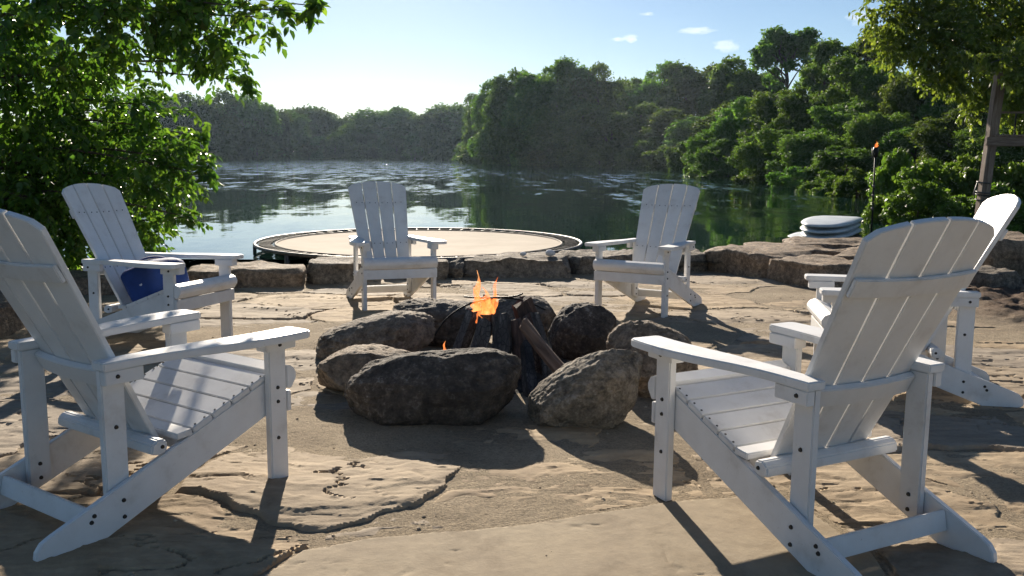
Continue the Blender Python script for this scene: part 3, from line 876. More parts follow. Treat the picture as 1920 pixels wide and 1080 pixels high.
# flames
s = NT('flame'); s.n.remove(s.b)
em = s.new('ShaderNodeEmission'); tr = s.new('ShaderNodeBsdfTransparent'); mx = s.new('ShaderNodeMixShader')
v = s.coord('Object'); n = s.noise(s.coord(scale=(1, 1, 0.35)), 34, 4, 0.65, 1.0); n2 = s.noise(s.coord(scale=(1, 1, 0.5)), 14, 2, 0.5, 0.5)
s.l.new(s.ramp(n2, [(0.35, (1.0, 0.16, 0.03)), (0.55, (1.0, 0.30, 0.08)), (0.7, (1.0, 0.50, 0.20))]), em.inputs[0]); em.inputs[1].default_value = 1.25
s.l.new(s.ramp(n, [(0.36, (0.05, 0.05, 0.05)), (0.50, (0.30, 0.30, 0.30)), (0.66, (0.70, 0.70, 0.70))]), mx.inputs[0])
s.l.new(tr.outputs[0], mx.inputs[1]); s.l.new(em.outputs[0], mx.inputs[2]); s.l.new(mx.outputs[0], s.out.inputs[0])
M['flame'] = s.m
def flame_mesh(tongues, seed):
    """tongues: (x, y, height, half width, lean)"""
    parts = []
    for q, (x, y, hh, w, lean) in enumerate(tongues):
        n, sd_ = 22, 12; V = []; F = []
        for j in range(n + 1):
            t = j / n
            r = w * (0.75 + 0.9 * t - 1.4 * t * t) * (1 - t ** 3) * (1 + 0.35 * math.sin(t * 11 + seed + q * 2)) + 0.0006
            cx = x + lean * t + 0.16 * w * math.sin(t * 9 + q * 1.7 + seed) * (0.4 + t) * 2; cy_ = y + 0.12 * w * math.sin(t * 7 + q)
            for k in range(sd_):
                a = 2 * math.pi * k / sd_
                V.append((cx + r * math.cos(a), cy_ + 0.6 * r * math.sin(a), t * hh))
        for j in range(n):
            for k in range(sd_):
                F.append((j * sd_ + k, j * sd_ + (k + 1) % sd_, (j + 1) * sd_ + (k + 1) % sd_, (j + 1) * sd_ + k))
        parts.append((V, F))
    v, f = join(parts)
    return mesh('flame', v, f, True)
fl = put('campfire_flame', flame_mesh([(-0.045, 0.0, 0.245, 0.020, 0.005), (-0.035, 0.02, 0.15, 0.024, -0.02), (0.045, 0.01, 0.205, 0.018, 0.02), (0.03, 0.02, 0.12, 0.022, 0.02), (0.0, -0.01, 0.155, 0.034, 0.0), (-0.02, 0.02, 0.115, 0.028, -0.01), (0.03, -0.02, 0.085, 0.026, 0.0), (0.01, 0.03, 0.10, 0.028, 0.01), (-0.01, -0.03, 0.07, 0.03, 0.0), (-0.055, 0.0, 0.06, 0.018, -0.015)], 1), M['flame'], None, (-0.15, 5.0, 0.325))
tag(fl, 'orange flames with two ragged tongues rising from the log tops', 'fire', 'flames')
fl = put('campfire_flame', flame_mesh([(0, 0, 0.10, 0.013, 0.01), (0.01, 0.0, 0.05, 0.012, -0.005)], 4), M['flame'], None, (-0.365, 4.78, 0.115))
tag(fl, 'small orange flame licking up beside the leftmost log', 'fire', 'flames')
fl = put('campfire_flame', flame_mesh([(0, 0, 0.09, 0.014, 0.01), (0.012, 0.0, 0.05, 0.012, 0.0)], 7), M['flame'], None, (-0.185, 4.90, 0.29))
tag(fl, 'small flame glowing between the log tops below the main flames', 'fire', 'flames')

# ---------------------------------------------------------------- dry stone wall round the patio
def block_mesh(hw, hd, h, seed, power=20.0, rough=0.03):
    bm = bmesh.new(); bmesh.ops.create_cube(bm, size=2)
    bmesh.ops.subdivide_edges(bm, edges=bm.edges, cuts=17, use_grid_fill=True)
    v = np.array([q.co[:] for q in bm.verts]); bm.verts.ensure_lookup_table()
    k = (np.abs(v) ** power).sum(1) ** (-1 / power) * 1.0
    n0 = np.abs(v).max(1)
    p = v * (k * 1.02)[:, None]
    rg = np.random.default_rng(seed * 7 + 1)
    for _ in range(14):                                   # chiselled faces
        nn = rg.normal(size=3); nn[2] *= 0.6; nn /= np.linalg.norm(nn)
        lim = np.abs(nn).sum() * rg.uniform(0.80, 0.97)
        ex = np.maximum(p @ nn - lim, 0)
        p = p - ex[:, None] * nn
    P_ = p * np.array([hw, hd, h / 2])
    lay = np.floor((P_[:, 2] + 0.03 * vnoise(P_[:, 0] * 3 + seed, P_[:, 1] * 3, seed=seed)) / 0.045)
    off = 0.022 * np.sin(lay * 12.9898 + seed * 3.1)
    big = fbm(P_[:, 0] * 2.2 + seed * 3, P_[:, 1] * 2.2, P_[:, 2] * 4, oct=4, seed=seed)
    fin = fbm(P_[:, 0] * 11 + seed, P_[:, 1] * 11, P_[:, 2] * 16, oct=3, seed=seed + 4)
    side = 1 - np.clip(np.abs(p[:, 2]) - 0.75, 0, 0.25) * 4
    out = P_.copy()
    rad = np.maximum(np.hypot(P_[:, 0], P_[:, 1]), 1e-4)
    mv = off * side + rough * big + 0.018 * fin
    out[:, 0] += P_[:, 0] / rad * mv; out[:, 1] += P_[:, 1] / rad * mv
    out[:, 2] += np.sign(P_[:, 2]) * (0.035 * np.round(fbm(P_[:, 0] * 2.5, P_[:, 1] * 4 + seed, oct=3, seed=seed + 8) * 3) / 3 + 0.012 * fin)
    out[:, 2] += h / 2
    f = np.array([[q.index for q in fc.verts] for fc in bm.faces]); bm.free()
    return mesh('stone', out, f, False)

M['wallstone'] = m_rock('wall_sandstone', (0.13, 0.092, 0.062), (0.235, 0.175, 0.12), (0.36, 0.28, 0.20), 0.0, 0.15, 1.0)
M['greystone'] = m_rock('grey_wall_stone', (0.10, 0.085, 0.068), (0.185, 0.155, 0.12), (0.30, 0.25, 0.195), 0.0, 0.2, 1.0)
wall = empty('stone_wall', (0, 9.6, -0.12))
tag(wall, 'low dry wall of brown sandstone blocks between patio and lake', 'wall')
STONES = [  # centre x, y, half width, half depth, bottom, top, yaw, seed, look
    (-3.72, 5.95, 0.30, 0.42, -0.15, 0.25, 5, 1, 'w'), (-4.35, 6.95, 0.45, 0.5, -0.2, 0.22, 40, 2, 'g'), (-4.7, 7.9, 0.5, 0.4, -0.2, 0.18, 20, 15, 'w'),
    (-3.72, 8.42, 0.50, 0.32, -0.2, 0.155, 8, 3, 'w'), (-2.66, 9.08, 0.54, 0.34, -0.2, 0.145, 12, 4, 'w'),
    (-1.76, 9.50, 0.355, 0.36, -0.2, 0.165, 10, 5, 'g'), (-1.06, 9.78, 0.345, 0.34, -0.2, 0.15, 6, 6, 'g'), (-0.62, 9.92, 0.10, 0.26, -0.2, 0.13, 0, 16, 'g'),
    (0.035, 10.06, 0.565, 0.34, -0.2, 0.16, 2, 7, 'g'), (1.00, 10.46, 0.41, 0.36, -0.2, 0.175, 14, 8, 'g'), (1.83, 10.82, 0.44, 0.36, -0.2, 0.17, 16, 9, 'g'),
    (2.84, 10.38, 0.56, 0.40, -0.2, 0.215, -66, 10, 'w'), (3.26, 9.38, 0.47, 0.38, -0.2, 0.195, -64, 11, 'w'), (3.78, 8.62, 0.40, 0.34, -0.2, 0.10, -50, 12, 'w'),
    (3.62, 11.22, 0.72, 0.50, -0.25, 0.17, -12, 13, 'w'), (4.35, 10.25, 0.62, 0.55, -0.25, 0.205, -40, 14, 'w'), (4.15, 11.55, 0.62, 0.36, 0.02, 0.20, -4, 17, 'w'),
    (5.22, 9.75, 0.42, 0.42, -0.2, 0.45, 10, 18, 'w'), (4.72, 8.95, 0.24, 0.22, -0.15, 0.15, 20, 19, 'g'), (6.15, 9.5, 0.5, 0.45, -0.2, 0.40, -15, 20, 'w'), (5.1, 8.45, 0.20, 0.18, -0.12, 0.06, 5, 21, 'w'),
]
for (x, y, hw, hd, z0, z1, yaw, seed, lk) in STONES:
    z1 -= 0.05 if x < 2.3 else 0.025
    o = put('stone', block_mesh(hw, hd, (z1 - z0) * 0.93, seed), M['wallstone' if lk == 'w' else 'greystone'], wall, (x, y - 9.6, z0 + 0.12), (0, 0, R(yaw)))

# two small pale stones lying on the wall by the trampoline
for x, y, z, r_, lab in ((0.12, 10.0, 0.112, 0.03, 'small white pebble on the wall left of the larger white lump'), (0.42, 10.02, 0.115, 0.045, 'white lump of stone on the wall in front of the trampoline rim')):
    d, f = ico(3)
    p = d * np.array([r_ * 1.2, r_, r_ * 0.8]) * (1 + 0.25 * fbm(d[:, 0] * 2, d[:, 1] * 2, d[:, 2] * 2 + r_ * 50, seed=3))[:, None]
    s = NT('chalky_stone'); s.set(Base_Color=(0.62, 0.62, 0.62), Roughness=0.8)
    tag(put('pebble', mesh('pebble', p, f, True), s.m, None, (x, y, z + r_ * 0.55)), lab, 'pebble', 'pale stones on the wall')

# ---------------------------------------------------------------- trampoline at the water's edge
TR = empty('trampoline', (-1.2, 11.9, WATER_Z))
tag(TR, 'round trampoline with tan bed and steel rim standing at the lake edge', 'trampoline')
RZ = 0.08 - WATER_Z; RR = 2.1
s = NT('galvanised_steel'); n = s.noise(s.coord(), 14, 5, 0.6)
s.set(Base_Color=s.ramp(n, [(0.35, (0.07, 0.066, 0.06)), (0.65, (0.16, 0.15, 0.14))]), Metallic=0.5, Roughness=0.55); M['galv'] = s.m
s = NT('spring_steel'); s.set(Base_Color=(0.03, 0.027, 0.025), Metallic=0.3, Roughness=0.6); M['spring'] = s.m
s = NT('tan_woven_bed'); n = s.noise(s.coord(), 1.6, 5, 0.6); n2 = s.noise(s.coord(), 120, 2, 0.5)
s.set(Base_Color=s.ramp(n, [(0.3, (0.42, 0.355, 0.275)), (0.7, (0.52, 0.445, 0.355))]), Roughness=0.9, Normal=s.bump(n2, 0.2, 0.002), Specular_IOR_Level=0.15); M['bed'] = s.m
s = NT('bed_edge_band'); s.set(Base_Color=(0.16, 0.13, 0.10), Roughness=0.8); M['band'] = s.m
circ = lambda r, z, n: [(r * math.cos(2 * math.pi * k / n), r * math.sin(2 * math.pi * k / n), z) for k in range(n)]
def torus(r, z, tr_, n=96, sd_=8):
    V = []; F = []
    for k in range(n):
        a = 2 * math.pi * k / n
        for q in range(sd_):
            b = 2 * math.pi * q / sd_
            V.append(((r + tr_ * math.cos(b)) * math.cos(a), (r + tr_ * math.cos(b)) * math.sin(a), z + tr_ * math.sin(b)))
    for k in range(n):
        for q in range(sd_):
            F.append((k * sd_ + q, ((k + 1) % n) * sd_ + q, ((k + 1) % n) * sd_ + (q + 1) % sd_, k * sd_ + (q + 1) % sd_))
    return V, F
v, f = torus(RR, RZ, 0.022); put('rim', mesh('rim', v, f, True), M['galv'], TR)
BR = 1.845; n = 96; V = [(0, 0, RZ - 0.03)]; F = []
rings = [0.4, 0.8, 1.2, 1.6, BR]
for r_ in rings: V += circ(r_, RZ - 0.03 + 0.026 * (r_ / BR) ** 2, n)
for k in range(n): F.append((0, 1 + k, 1 + (k + 1) % n))
for j in range(len(rings) - 1):
    for k in range(n): F.append((1 + j * n + k, 1 + (j + 1) * n + k, 1 + (j + 1) * n + (k + 1) % n, 1 + j * n + (k + 1) % n))
# woven sheet has a little thickness
m_ = len(V); V += [(a, b, c - 0.004) for a, b, c in V]; F += [tuple(i + m_ for i in q[::-1]) for q in F]
bed = put('bed', mesh('bed', V, F, True), M['bed'], TR)
v, f = torus(BR, RZ - 0.006, 0.016); put('edge_band', mesh('edge_band', v, f, True), M['band'], bed)
L = RR - 0.022 - BR - 0.012
path = [(0, 0, 0), (0.018, 0, 0)] ; coil = []
v, f = tube([(0, 0, 0), (0.03, 0, 0.001), (0.035, 0, 0.001), (L - 0.035, 0, 0.004), (L - 0.03, 0, 0.004), (L, 0, 0.005)], [0.005, 0.005, 0.012, 0.012, 0.005, 0.005], 6)
spring_me = mesh('spring', v, f)
for k in range(72):
    a = 2 * math.pi * (k + 0.5) / 72
    put('spring', spring_me, M['spring'], TR, ((BR + 0.014) * math.cos(a), (BR + 0.014) * math.sin(a), RZ - 0.006), (0, 0, a))
for k in range(10):
    a = 2 * math.pi * k / 10 + 0.23
    x, y = RR * math.cos(a), RR * math.sin(a)
    v, f = tube([(x, y, RZ - 0.02), (x, y, -0.75)], 0.024, 8); put('leg', mesh('leg', v, f, True), M['galv'], TR)

# ---------------------------------------------------------------- stack of upturned boards on the bank
s = NT('weathered_white_fibreglass'); n = s.noise(s.coord(), 5, 6, 0.6)
s.set(Base_Color=s.ramp(n, [(0.3, (0.48, 0.52, 0.53)), (0.7, (0.70, 0.72, 0.72))]), Roughness=0.4); M['hull'] = s.m
def board_mesh(L, Wd, T):
    n = 26; sd_ = 12; V = []; F = []
    for j in range(n + 1):
        t = -1 + 2 * j / n
        w = Wd / 2 * max(0.0, 1 - abs(t) ** 3.2) ** 0.5 + 0.004
        th = T / 2 * (0.35 + 0.65 * max(0, 1 - t ** 4))
        rock = 0.03 * t * t
        for k in range(sd_):
            a = 2 * math.pi * k / sd_
            ca, sa = math.cos(a), math.sin(a)
            V.append((t * L / 2, w * math.copysign(abs(ca) ** 0.5, ca), th * math.copysign(abs(sa) ** 0.6, sa) - rock))
    for j in range(n):
        for k in range(sd_):
            F.append((j * sd_ + k, j * sd_ + (k + 1) % sd_, (j + 1) * sd_ + (k + 1) % sd_, (j + 1) * sd_ + k))
    F.append(tuple(range(sd_))[::-1]); F.append(tuple(range(n * sd_, (n + 1) * sd_)))
    return mesh('paddle_board', V, F, True)
bmesh_ = board_mesh(2.3, 0.78, 0.085)
zb = tz(5.0, 14.3)
names_ = ['lowest', 'second lowest', 'third', 'fourth', 'fifth', 'second from the top', 'topmost']
nb = 7
for k in range(nb):
    o = put('paddle_board', bmesh_, M['hull'], None, (5.02 + 0.02 * math.sin(k * 2.1) - (0.24 if k == nb - 4 else 0), 14.3 + 0.03 * math.cos(k * 1.7), 0.285 - 0.045 - (nb - 1 - k) * 0.088), (0, 0, R(62 + 2.0 * math.sin(k * 3.1))))
    tag(o, 'white board, %s in the stack behind the stone wall' % names_[k], 'board', 'boards stacked behind the wall')

# ---------------------------------------------------------------- garden torch
tb = -0.25
T_ = empty('garden_torch', (4.97, 12.6, tb))
tag(T_, 'black pole torch with a small flame behind the wall', 'torch')
v, f = tube([(0.01, 0, -0.02), (0.0, 0, 0.8), (-0.01, 0, 1.50)], 0.012, 8); put('pole', mesh('pole', v, f, True), M['steel'], T_)
v, f = tube([(-0.01, 0, 1.46), (-0.01, 0, 1.475), (-0.01, 0, 1.55), (-0.01, 0, 1.60)], [0.014, 0.034, 0.042, 0.028], 10); put('fuel_can', mesh('fuel_can', v, f, True), M['steel'], T_)
v, f = tube([(-0.06, 0, 1.42), (-0.06, 0, 1.585)], 0.006, 6); put('snuffer_rod', mesh('snuffer_rod', v, f, True), M['steel'], T_)
for zz in (1.05, 0.92, 0.74):
    v, f = tube([(-0.003, 0, zz), (-0.003, 0, zz + 0.04)], 0.020, 8); put('pole_joint', mesh('pole_joint', v, f, True), M['galv'], T_)
put('torch_flame', flame_mesh([(0, 0, 0.085, 0.02, 0.012), (0.012, 0, 0.05, 0.016, 0.01)], 2), M['flame'], T_, (-0.01, 0, 1.60))

# ---------------------------------------------------------------- timber platform at the right
s = NT('weathered_timber'); v = s.coord(scale=(5, 5, 0.6)); n = s.noise(v, 5, 8, 0.7, 0.3)
s.set(Base_Color=s.ramp(n, [(0.3, (0.10, 0.066, 0.046)), (0.55, (0.23, 0.165, 0.12)), (0.75, (0.36, 0.29, 0.23))]), Roughness=0.85, Normal=s.bump(n, 0.5, 0.01)); M['timber'] = s.m
zg = tz(7.2, 14.0)
PL = empty('timber_platform', (7.15, 14.0, zg)); tag(PL, 'leaning brown timber post carrying a platform beam and rail, at the right edge', 'platform')
def beam(name, p0, p1, w, d, m, parent, bev=0.006):
    p0 = Vector(p0); p1 = Vector(p1); L_ = (p1 - p0).length
    o = put(name, bm_mesh(name, box_bm(-w / 2, w / 2, -d / 2, d / 2, 0, L_), bev), m, parent)
    o.rotation_mode = 'QUATERNION'; o.rotation_quaternion = (p1 - p0).to_track_quat('Z', 'Y'); o.location = p0
    return o
post = beam('post', (0, 0, -0.1), (0.16, 0, 2.5 - zg), 0.135, 0.135, M['timber'], PL)
for zz in (0.58, 0.66, 0.70, 0.85):
    v, f = torus(0.095, 0, 0.012, 24, 6)
    put('cable_wrap', mesh('cable_wrap', v, f, True), M['galv'] if zz != 0.66 else M['steel'], PL, (0.028 + 0.04 * (zz - zg - 0.1) * 0.5, 0, zz - zg), (R(6), R(4), 0))
v, f = tube([(-0.09, -0.02, 0.60 - zg), (-0.105, -0.03, 0.7 - zg), (-0.07, -0.04, 0.86 - zg)], 0.010, 6); put('cable', mesh('cable', v, f, True), M['galv'], PL)
beam('beam', (-0.02, -0.10, 1.465 - zg), (2.6, -0.06, 1.48 - zg), 0.05, 0.13, M['timber'], PL)
beam('post', (2.45, 0.02, -0.1), (2.5, 0.02, 2.4 - zg), 0.13, 0.13, M['timber'], PL)
beam('rear_beam', (0.38, 0.55, 1.465 - zg), (2.6, 0.55, 1.48 - zg), 0.05, 0.13, M['timber'], PL)
for k in range(10):
    beam('deck_plank', (0.16 + 0.25 * k, -0.14, 1.553 - zg), (0.16 + 0.25 * k + 0.3, 0.62, 1.553 - zg), 0.23, 0.032, M['timber'], PL)
beam('handrail', (0.2, 0.0, 1.90 - zg), (2.5, 0.0, 1.91 - zg), 0.03, 0.03, M['timber'], PL)
for k in range(6):
    beam('baluster', (0.45 + 0.36 * k, 0.0, 1.57 - zg), (0.45 + 0.36 * k, 0.0, 1.89 - zg), 0.022, 0.022, M['steel'], PL)
# ---------------------------------------------------------------- trees and shrubs: x, y, top z, half width
FAR=[(-59.73,261.5,15.44,5.34),(-55.54,258.2,15.99,5.6),(-51.46,260.1,15.24,6.7),(-48.53,261.7,14.05,6.36),(-40.96,246.4,12.62,6.78),(-38.98,255.6,13.01,5.4),(-34.91,252.5,15.19,8.14),(-31.29,252.9,16.63,7.07),(-25.85,248.1,14.56,7.9),(-23.12,252.0,14.31,5.61),(-18.46,246.6,13.59,6.29),(-15.22,247.2,16.65,7.98),(-10.91,257.0,16.2,5.11)]
FARLOW=[(-58.17,242.5,7.99,3.58),(-55.25,242.9,8.65,3.76),(-50.77,242.7,6.66,3.72),(-46.52,240.3,7.12,3.68),(-41.16,240.7,6.81,3.33),(-37.17,240.7,7.81,3.81),(-34.73,241.6,7.59,4.05),(-30.44,241.1,7.79,3.81),(-25.78,241.7,7.87,3.96),(-22.05,240.2,9.2,3.67),(-17.09,242.0,9.66,3.81),(-12.91,242.8,8.12,3.94)]
LEFT=[(-96.68,225,14.33,5.93),(-89.37,220,15.93,5.8),(-81.72,215,16.84,5.67),(-75.07,212,17.62,5.59),(-68.35,210,17.27,5.54),(-64.14,214,17.13,5.33),(-61.5,222,16.26,5.2),(-60.09,230,14.5,4.72),(-58.5,238,14.45,4.88)]
LEFTLOW=[(-82.26,209.2,9.58,3.8),(-78.98,213.1,7.59,3.87),(-75.5,217.2,7.52,3.94),(-72.08,222.3,9.13,4.04),(-63.91,212.3,9.52,3.86),(-59.8,215.1,9.26,3.91),(-57.8,223.9,7.28,4.07)]
HEAD=[(-5.93,165,14.34,2.9),(-3.03,140,14.24,3.08),(-0.22,128,14.56,3.56),(2.71,122,14.77,3.57),(5.8,120,15.24,3.51),(8.6,121,15.64,3.37),(10.98,119,14.76,3.14),(14.56,126,13.05,2.95),(16.3,118,13.63,3.11),(18.32,114,14.05,3.34),(20.48,110,14.41,3.38),(22.48,106,13.19,3.26),(24.22,102,13.38,3.29),(25.82,98,12.15,3.16)]
HEADLOW=[(-6.87,172,11.21,2.52),(-2.65,142,8.69,2.91),(1.61,124,8.32,3.09),(5.12,115,8.22,3.03),(8.37,110,8.31,3.06),(11.53,107,7.84,2.98),(14.34,103,8.13,3.02),(16.87,98,7.05,2.87),(18.65,92,6.4,2.83),(20.12,86,6.85,2.77)]
TALL=[(22.78,78,12.43,2.86),(22.8,64,9.81,2.25),(23.05,60,9.75,2.11),(20.57,62,8.16,1.63)]
HILL=[(12.58,57,3.26,1.59),(14.3,57,5.27,1.84),(15.15,53,5.59,1.86),(16.07,50,5.97,1.83),(17.23,48,6.33,1.83),(17.93,45,6.27,1.85),(18.51,42,5.62,1.72),(19.26,40,4.97,1.64),(19.83,38,4.62,1.56)]
HILLF=[(12.18,54,2.23,1.27),(12.81,46,2.88,1.55),(13.2,41,2.57,1.56),(13.47,37,2.09,1.46),(14.84,49,4.5,1.58),(15.35,44,4.07,1.55),(15.92,40,3.53,1.41),(16.24,37,3.05,1.41),(16.38,34,3.01,1.39),(16.91,32,2.73,1.31)]
SHR=[(7.37,17.5,1.5,0.56),(7.67,16.5,1.45,0.58),(8.12,16,1.53,0.56),(8.71,16,1.6,0.61),(6.99,17,0.73,0.4),(6.87,15.5,0.98,0.5),(7.31,15,0.88,0.48),(7.97,15,0.89,0.53)]
REED=[(11.78,58,1.04,0.85),(12.46,56,0.73,0.98),(13.28,54,0.51,0.95)]
BLOBS=[(-4.75,9.9,0.35,0.45),(-4.2,10.0,0.25,0.4),(-5.2,9.6,0.8,0.7),(-4.6,8.6,2.0,0.5),(-4.4,9.4,1.7,0.5),(-4.6,9.0,0.75,0.4),(-4.11,8.0,2.21,0.56),(-3.38,7.6,2.25,0.49),(-3.06,8.0,2.27,0.47),(-2.45,7.5,2.18,0.35),(-2.38,7.8,1.96,0.22),(-1.98,7.2,2.24,0.25),(-1.68,7.0,2.25,0.15),(-1.48,7.0,2.29,0.08),(-2.24,7.8,1.81,0.13),(-3.86,8.2,1.92,0.34),(-4.7,8.6,1.86,0.55),(-2.56,7.8,1.94,0.18),(-4.8,9.2,1.33,0.7),(-4.21,9.2,1.44,0.54),(-3.66,9.0,1.67,0.33),(-3.6,9.4,1.4,0.44),(-3.22,9.0,1.14,0.32),(-2.95,8.8,1.0,0.13),(-4.93,9.8,0.67,0.75),(-4.15,9.6,0.85,0.59),(-3.44,9.2,0.87,0.3),(-3.12,8.8,0.59,0.12),(-5.46,10.2,0.2,0.36),(-4.88,10.0,0.28,0.41),(-3.72,9.4,0.5,0.21),(-5.26,9.4,0.96,0.72),(-4.35,10.4,1.18,0.55),(-5.18,10.6,1.11,0.75),(-3.36,9.1,0.61,0.16),(-3.76,8.6,1.87,0.2),(-5.32,8.6,2.1,0.76),(-5.96,9.4,1.11,0.83),(-2.66,7.4,2.31,0.3),(-3.0,7.2,2.28,0.34),(-3.05,9.0,1.37,0.12),(-3.49,7.6,2.58,0.53),(-2.6,7.5,2.57,0.53),(-3.38,8.8,1.08,0.36),(-4.14,9.8,0.44,0.34)]
RBLOBS=[(7.32,13.6,2.42,0.34),(7.7,13.7,2.35,0.34),(8.0,13.8,2.1,0.3),(7.0,13.8,2.6,0.25),(7.5,13.6,2.75,0.4),(8.6,16.6,2.3,0.35),(9.2,16.9,2.15,0.4),(7.7,16.7,2.75,0.4),(8.15,16.7,2.95,0.6),(8.9,16.9,2.45,0.5),(9.35,17.2,2.6,0.6),(7.0,16.9,3.45,0.55),(7.6,16.8,3.6,0.7),(8.5,17.3,3.1,0.6),(9.8,17.5,2.2,0.5),(9.4,17.0,2.0,0.35),(7.1,17.0,3.75,0.8),(7.49,16.5,3.23,0.77),(8.37,17.0,3.48,0.9),(6.86,16.8,3.17,0.39),(7.38,16.6,2.78,0.39),(7.96,16.6,2.59,0.44),(9.0,17.0,2.92,0.7),(9.29,17.5,3.84,0.92),(6.55,16.6,3.78,0.39),(7.93,17.2,4.16,0.91),(8.84,17.5,4.51,1.13),(8.66,17.0,2.39,0.4),(9.53,17.5,2.29,0.51),(7.17,17.3,4.65,0.91),(9.93,17.5,3.36,1.13),(10.11,18.0,4.61,1.27),(8.29,16.8,2.09,0.3)]
HEADBUSH=[(-7.9,173.5,4.31,3.16),(-4.74,154.3,4.32,3.53),(-1.71,138.6,3.91,3.14),(0.7,128.4,3.29,2.73),(2.91,119.0,3.39,2.47),(4.62,115.3,2.81,2.68),(6.92,111.6,3.81,2.4),(8.57,107.9,4.28,2.41),(9.84,105.0,2.63,2.04),(11.9,102.2,3.84,2.14),(13.31,99.4,2.5,2.17),(14.32,94.5,3.41,2.09),(14.83,88.7,2.46,1.97),(15.32,82.8,2.6,1.53),(15.53,75.4,2.6,1.5)]
BANKBUSH=[(12.25,52.3,0.68,1.38),(11.94,43.9,0.7,1.16),(11.38,37.1,0.85,0.98),(11.21,32.8,0.8,0.86),(10.87,28.9,1.01,0.76)]
M['leaf_far'] = m_leaf('far_foliage', (0.036, 0.072, 0.022), (0.07, 0.13, 0.036), (0.13, 0.21, 0.055), 0.45, 0.03, 0.8)
M['leaf_mid'] = m_leaf('hillside_foliage', (0.036, 0.08, 0.020), (0.082, 0.16, 0.036), (0.17, 0.27, 0.065), 0.52, 0.08, 0.6)
M['leaf_near'] = m_leaf('mulberry_leaves', (0.03, 0.066, 0.012), (0.07, 0.145, 0.024), (0.18, 0.27, 0.045), 0.55, 0.5, 0.36)
M['leaf_yellow'] = m_leaf('sunlit_yellow_green_leaves', (0.06, 0.105, 0.022), (0.12, 0.19, 0.038), (0.23, 0.30, 0.07), 0.58, 0.35, 0.42)
M['leaf_bush'] = m_leaf('shrub_leaves', (0.05, 0.10, 0.018), (0.11, 0.19, 0.035), (0.18, 0.27, 0.055), 0.5, 0.35, 0.42)
M['bark'] = m_bark()
M['bark2'] = m_bark('grey_bark', (0.05, 0.042, 0.035), (0.16, 0.13, 0.10))

def unit(v):
    return v / np.maximum(np.linalg.norm(v, axis=-1, keepdims=True), 1e-9)

def leaf_quads(pos, direc, nrm, length, width):
    """diamond leaves: base, left, tip, right with a slight fold"""
    side = unit(np.cross(direc, nrm)); nrm = unit(np.cross(side, direc))
    L = length[:, None]; Wd = width[:, None]
    return np.stack([pos, pos + direc * L * 0.45 + side * Wd * 0.5 + nrm * Wd * 0.15, pos + direc * L - nrm * L * 0.08, pos + direc * L * 0.45 - side * Wd * 0.5 + nrm * Wd * 0.15], 1)

def lobe_crown(name, seed, rx, rz, zc, n_lobes, n_leaf, leaf, flat=0.8, lobe_r=(0.26, 0.42), shell=0.62, gap=0.0, spread=0.92):
    rg = np.random.default_rng(seed)
    d = unit(rg.normal(size=(n_lobes, 3)))
    rad = rg.uniform(0.35, spread, n_lobes) ** 0.7
    ctr = d * rad[:, None] * np.array([rx, rx, rz])
    ctr[:, 2] = ctr[:, 2] + zc
    lr = rg.uniform(*lobe_r, n_lobes) * rx
    w = lr ** 2; w /= w.sum()
    li = rg.choice(n_lobes, n_leaf, p=w)
    u = rg.normal(size=(n_leaf, 3)); u = unit(u + 0.55 * unit(ctr - np.array([0, 0, zc - rz * 0.3]))[li])
    r = (shell + (1.08 - shell) * rg.random(n_leaf) ** 0.6)
    # ragged sprays sticking out of each lobe
    spr = np.clip(1.3 * fbm(u[:, 0] * 3.4 + li * 3.7, u[:, 1] * 3.4, u[:, 2] * 3.4, oct=3, seed=seed), -1, 1)
    r = r * (1 + 0.55 * spr)
    pos = ctr[li] + u * (lr[li] * r)[:, None] * np.array([1, 1, flat])
    nrm = unit(0.7 * u + 0.8 * rg.normal(size=(n_leaf, 3)) + np.array([0, 0, 0.45]))
    dr = unit(np.cross(nrm, rg.normal(size=(n_leaf, 3)))); dr = unit(dr + np.array([0, 0, -0.35]))
    ln = leaf * rg.uniform(0.6, 1.5, n_leaf)
    V = leaf_quads(pos, dr, nrm, ln, ln * rg.uniform(0.5, 0.8, n_leaf))
    me = mesh(name, V.reshape(-1, 3), np.arange(n_leaf * 4).reshape(-1, 4))
    tl = rg.uniform(0.2, 0.8, n_lobes)
    attr(me, 'tint', np.clip(tl[li] * 0.6 + 0.4 * rg.random(n_leaf), 0, 1))
    return me, ctr, lr

def trunk_mesh(name, seed, h, r, ctr, n_limbs=9, sides=7, lean=0.0):
    rg = np.random.default_rng(seed + 99)
    parts = []
    top = np.array([lean * h, 0, h * 0.78])
    tp = [np.array([0, 0, -0.03 * h])] + [np.array([lean * h * t + rg.normal() * 0.012 * h, rg.normal() * 0.012 * h, h * 0.78 * t]) for t in (0.15, 0.35, 0.55, 0.78, 1.0)]
    parts.append(tube(tp, [r * k for k in (1.35, 1.05, 0.9, 0.72, 0.5, 0.22)], sides))
    order = rg.permutation(len(ctr))[:n_limbs]
    for i in order:
        c = ctr[i]
        t = np.clip(c[2] / (h * 0.78) - rg.uniform(0.15, 0.35), 0.12, 0.9)
        b = np.array([lean * h * t, 0, h * 0.78 * t])
        mid = (b + c) / 2 + np.array([rg.normal() * 0.03 * h, rg.normal() * 0.03 * h, 0.02 * h])
        rr_ = r * (0.55 - 0.3 * t)
        parts.append(tube([b, (b + mid) / 2 + rg.normal(size=3) * 0.01 * h, mid, (mid + c) / 2, c], [rr_, rr_ * 0.85, rr_ * 0.65, rr_ * 0.45, rr_ * 0.2], 5))
    v, f = join(parts)
    return mesh(name, v, f, True)

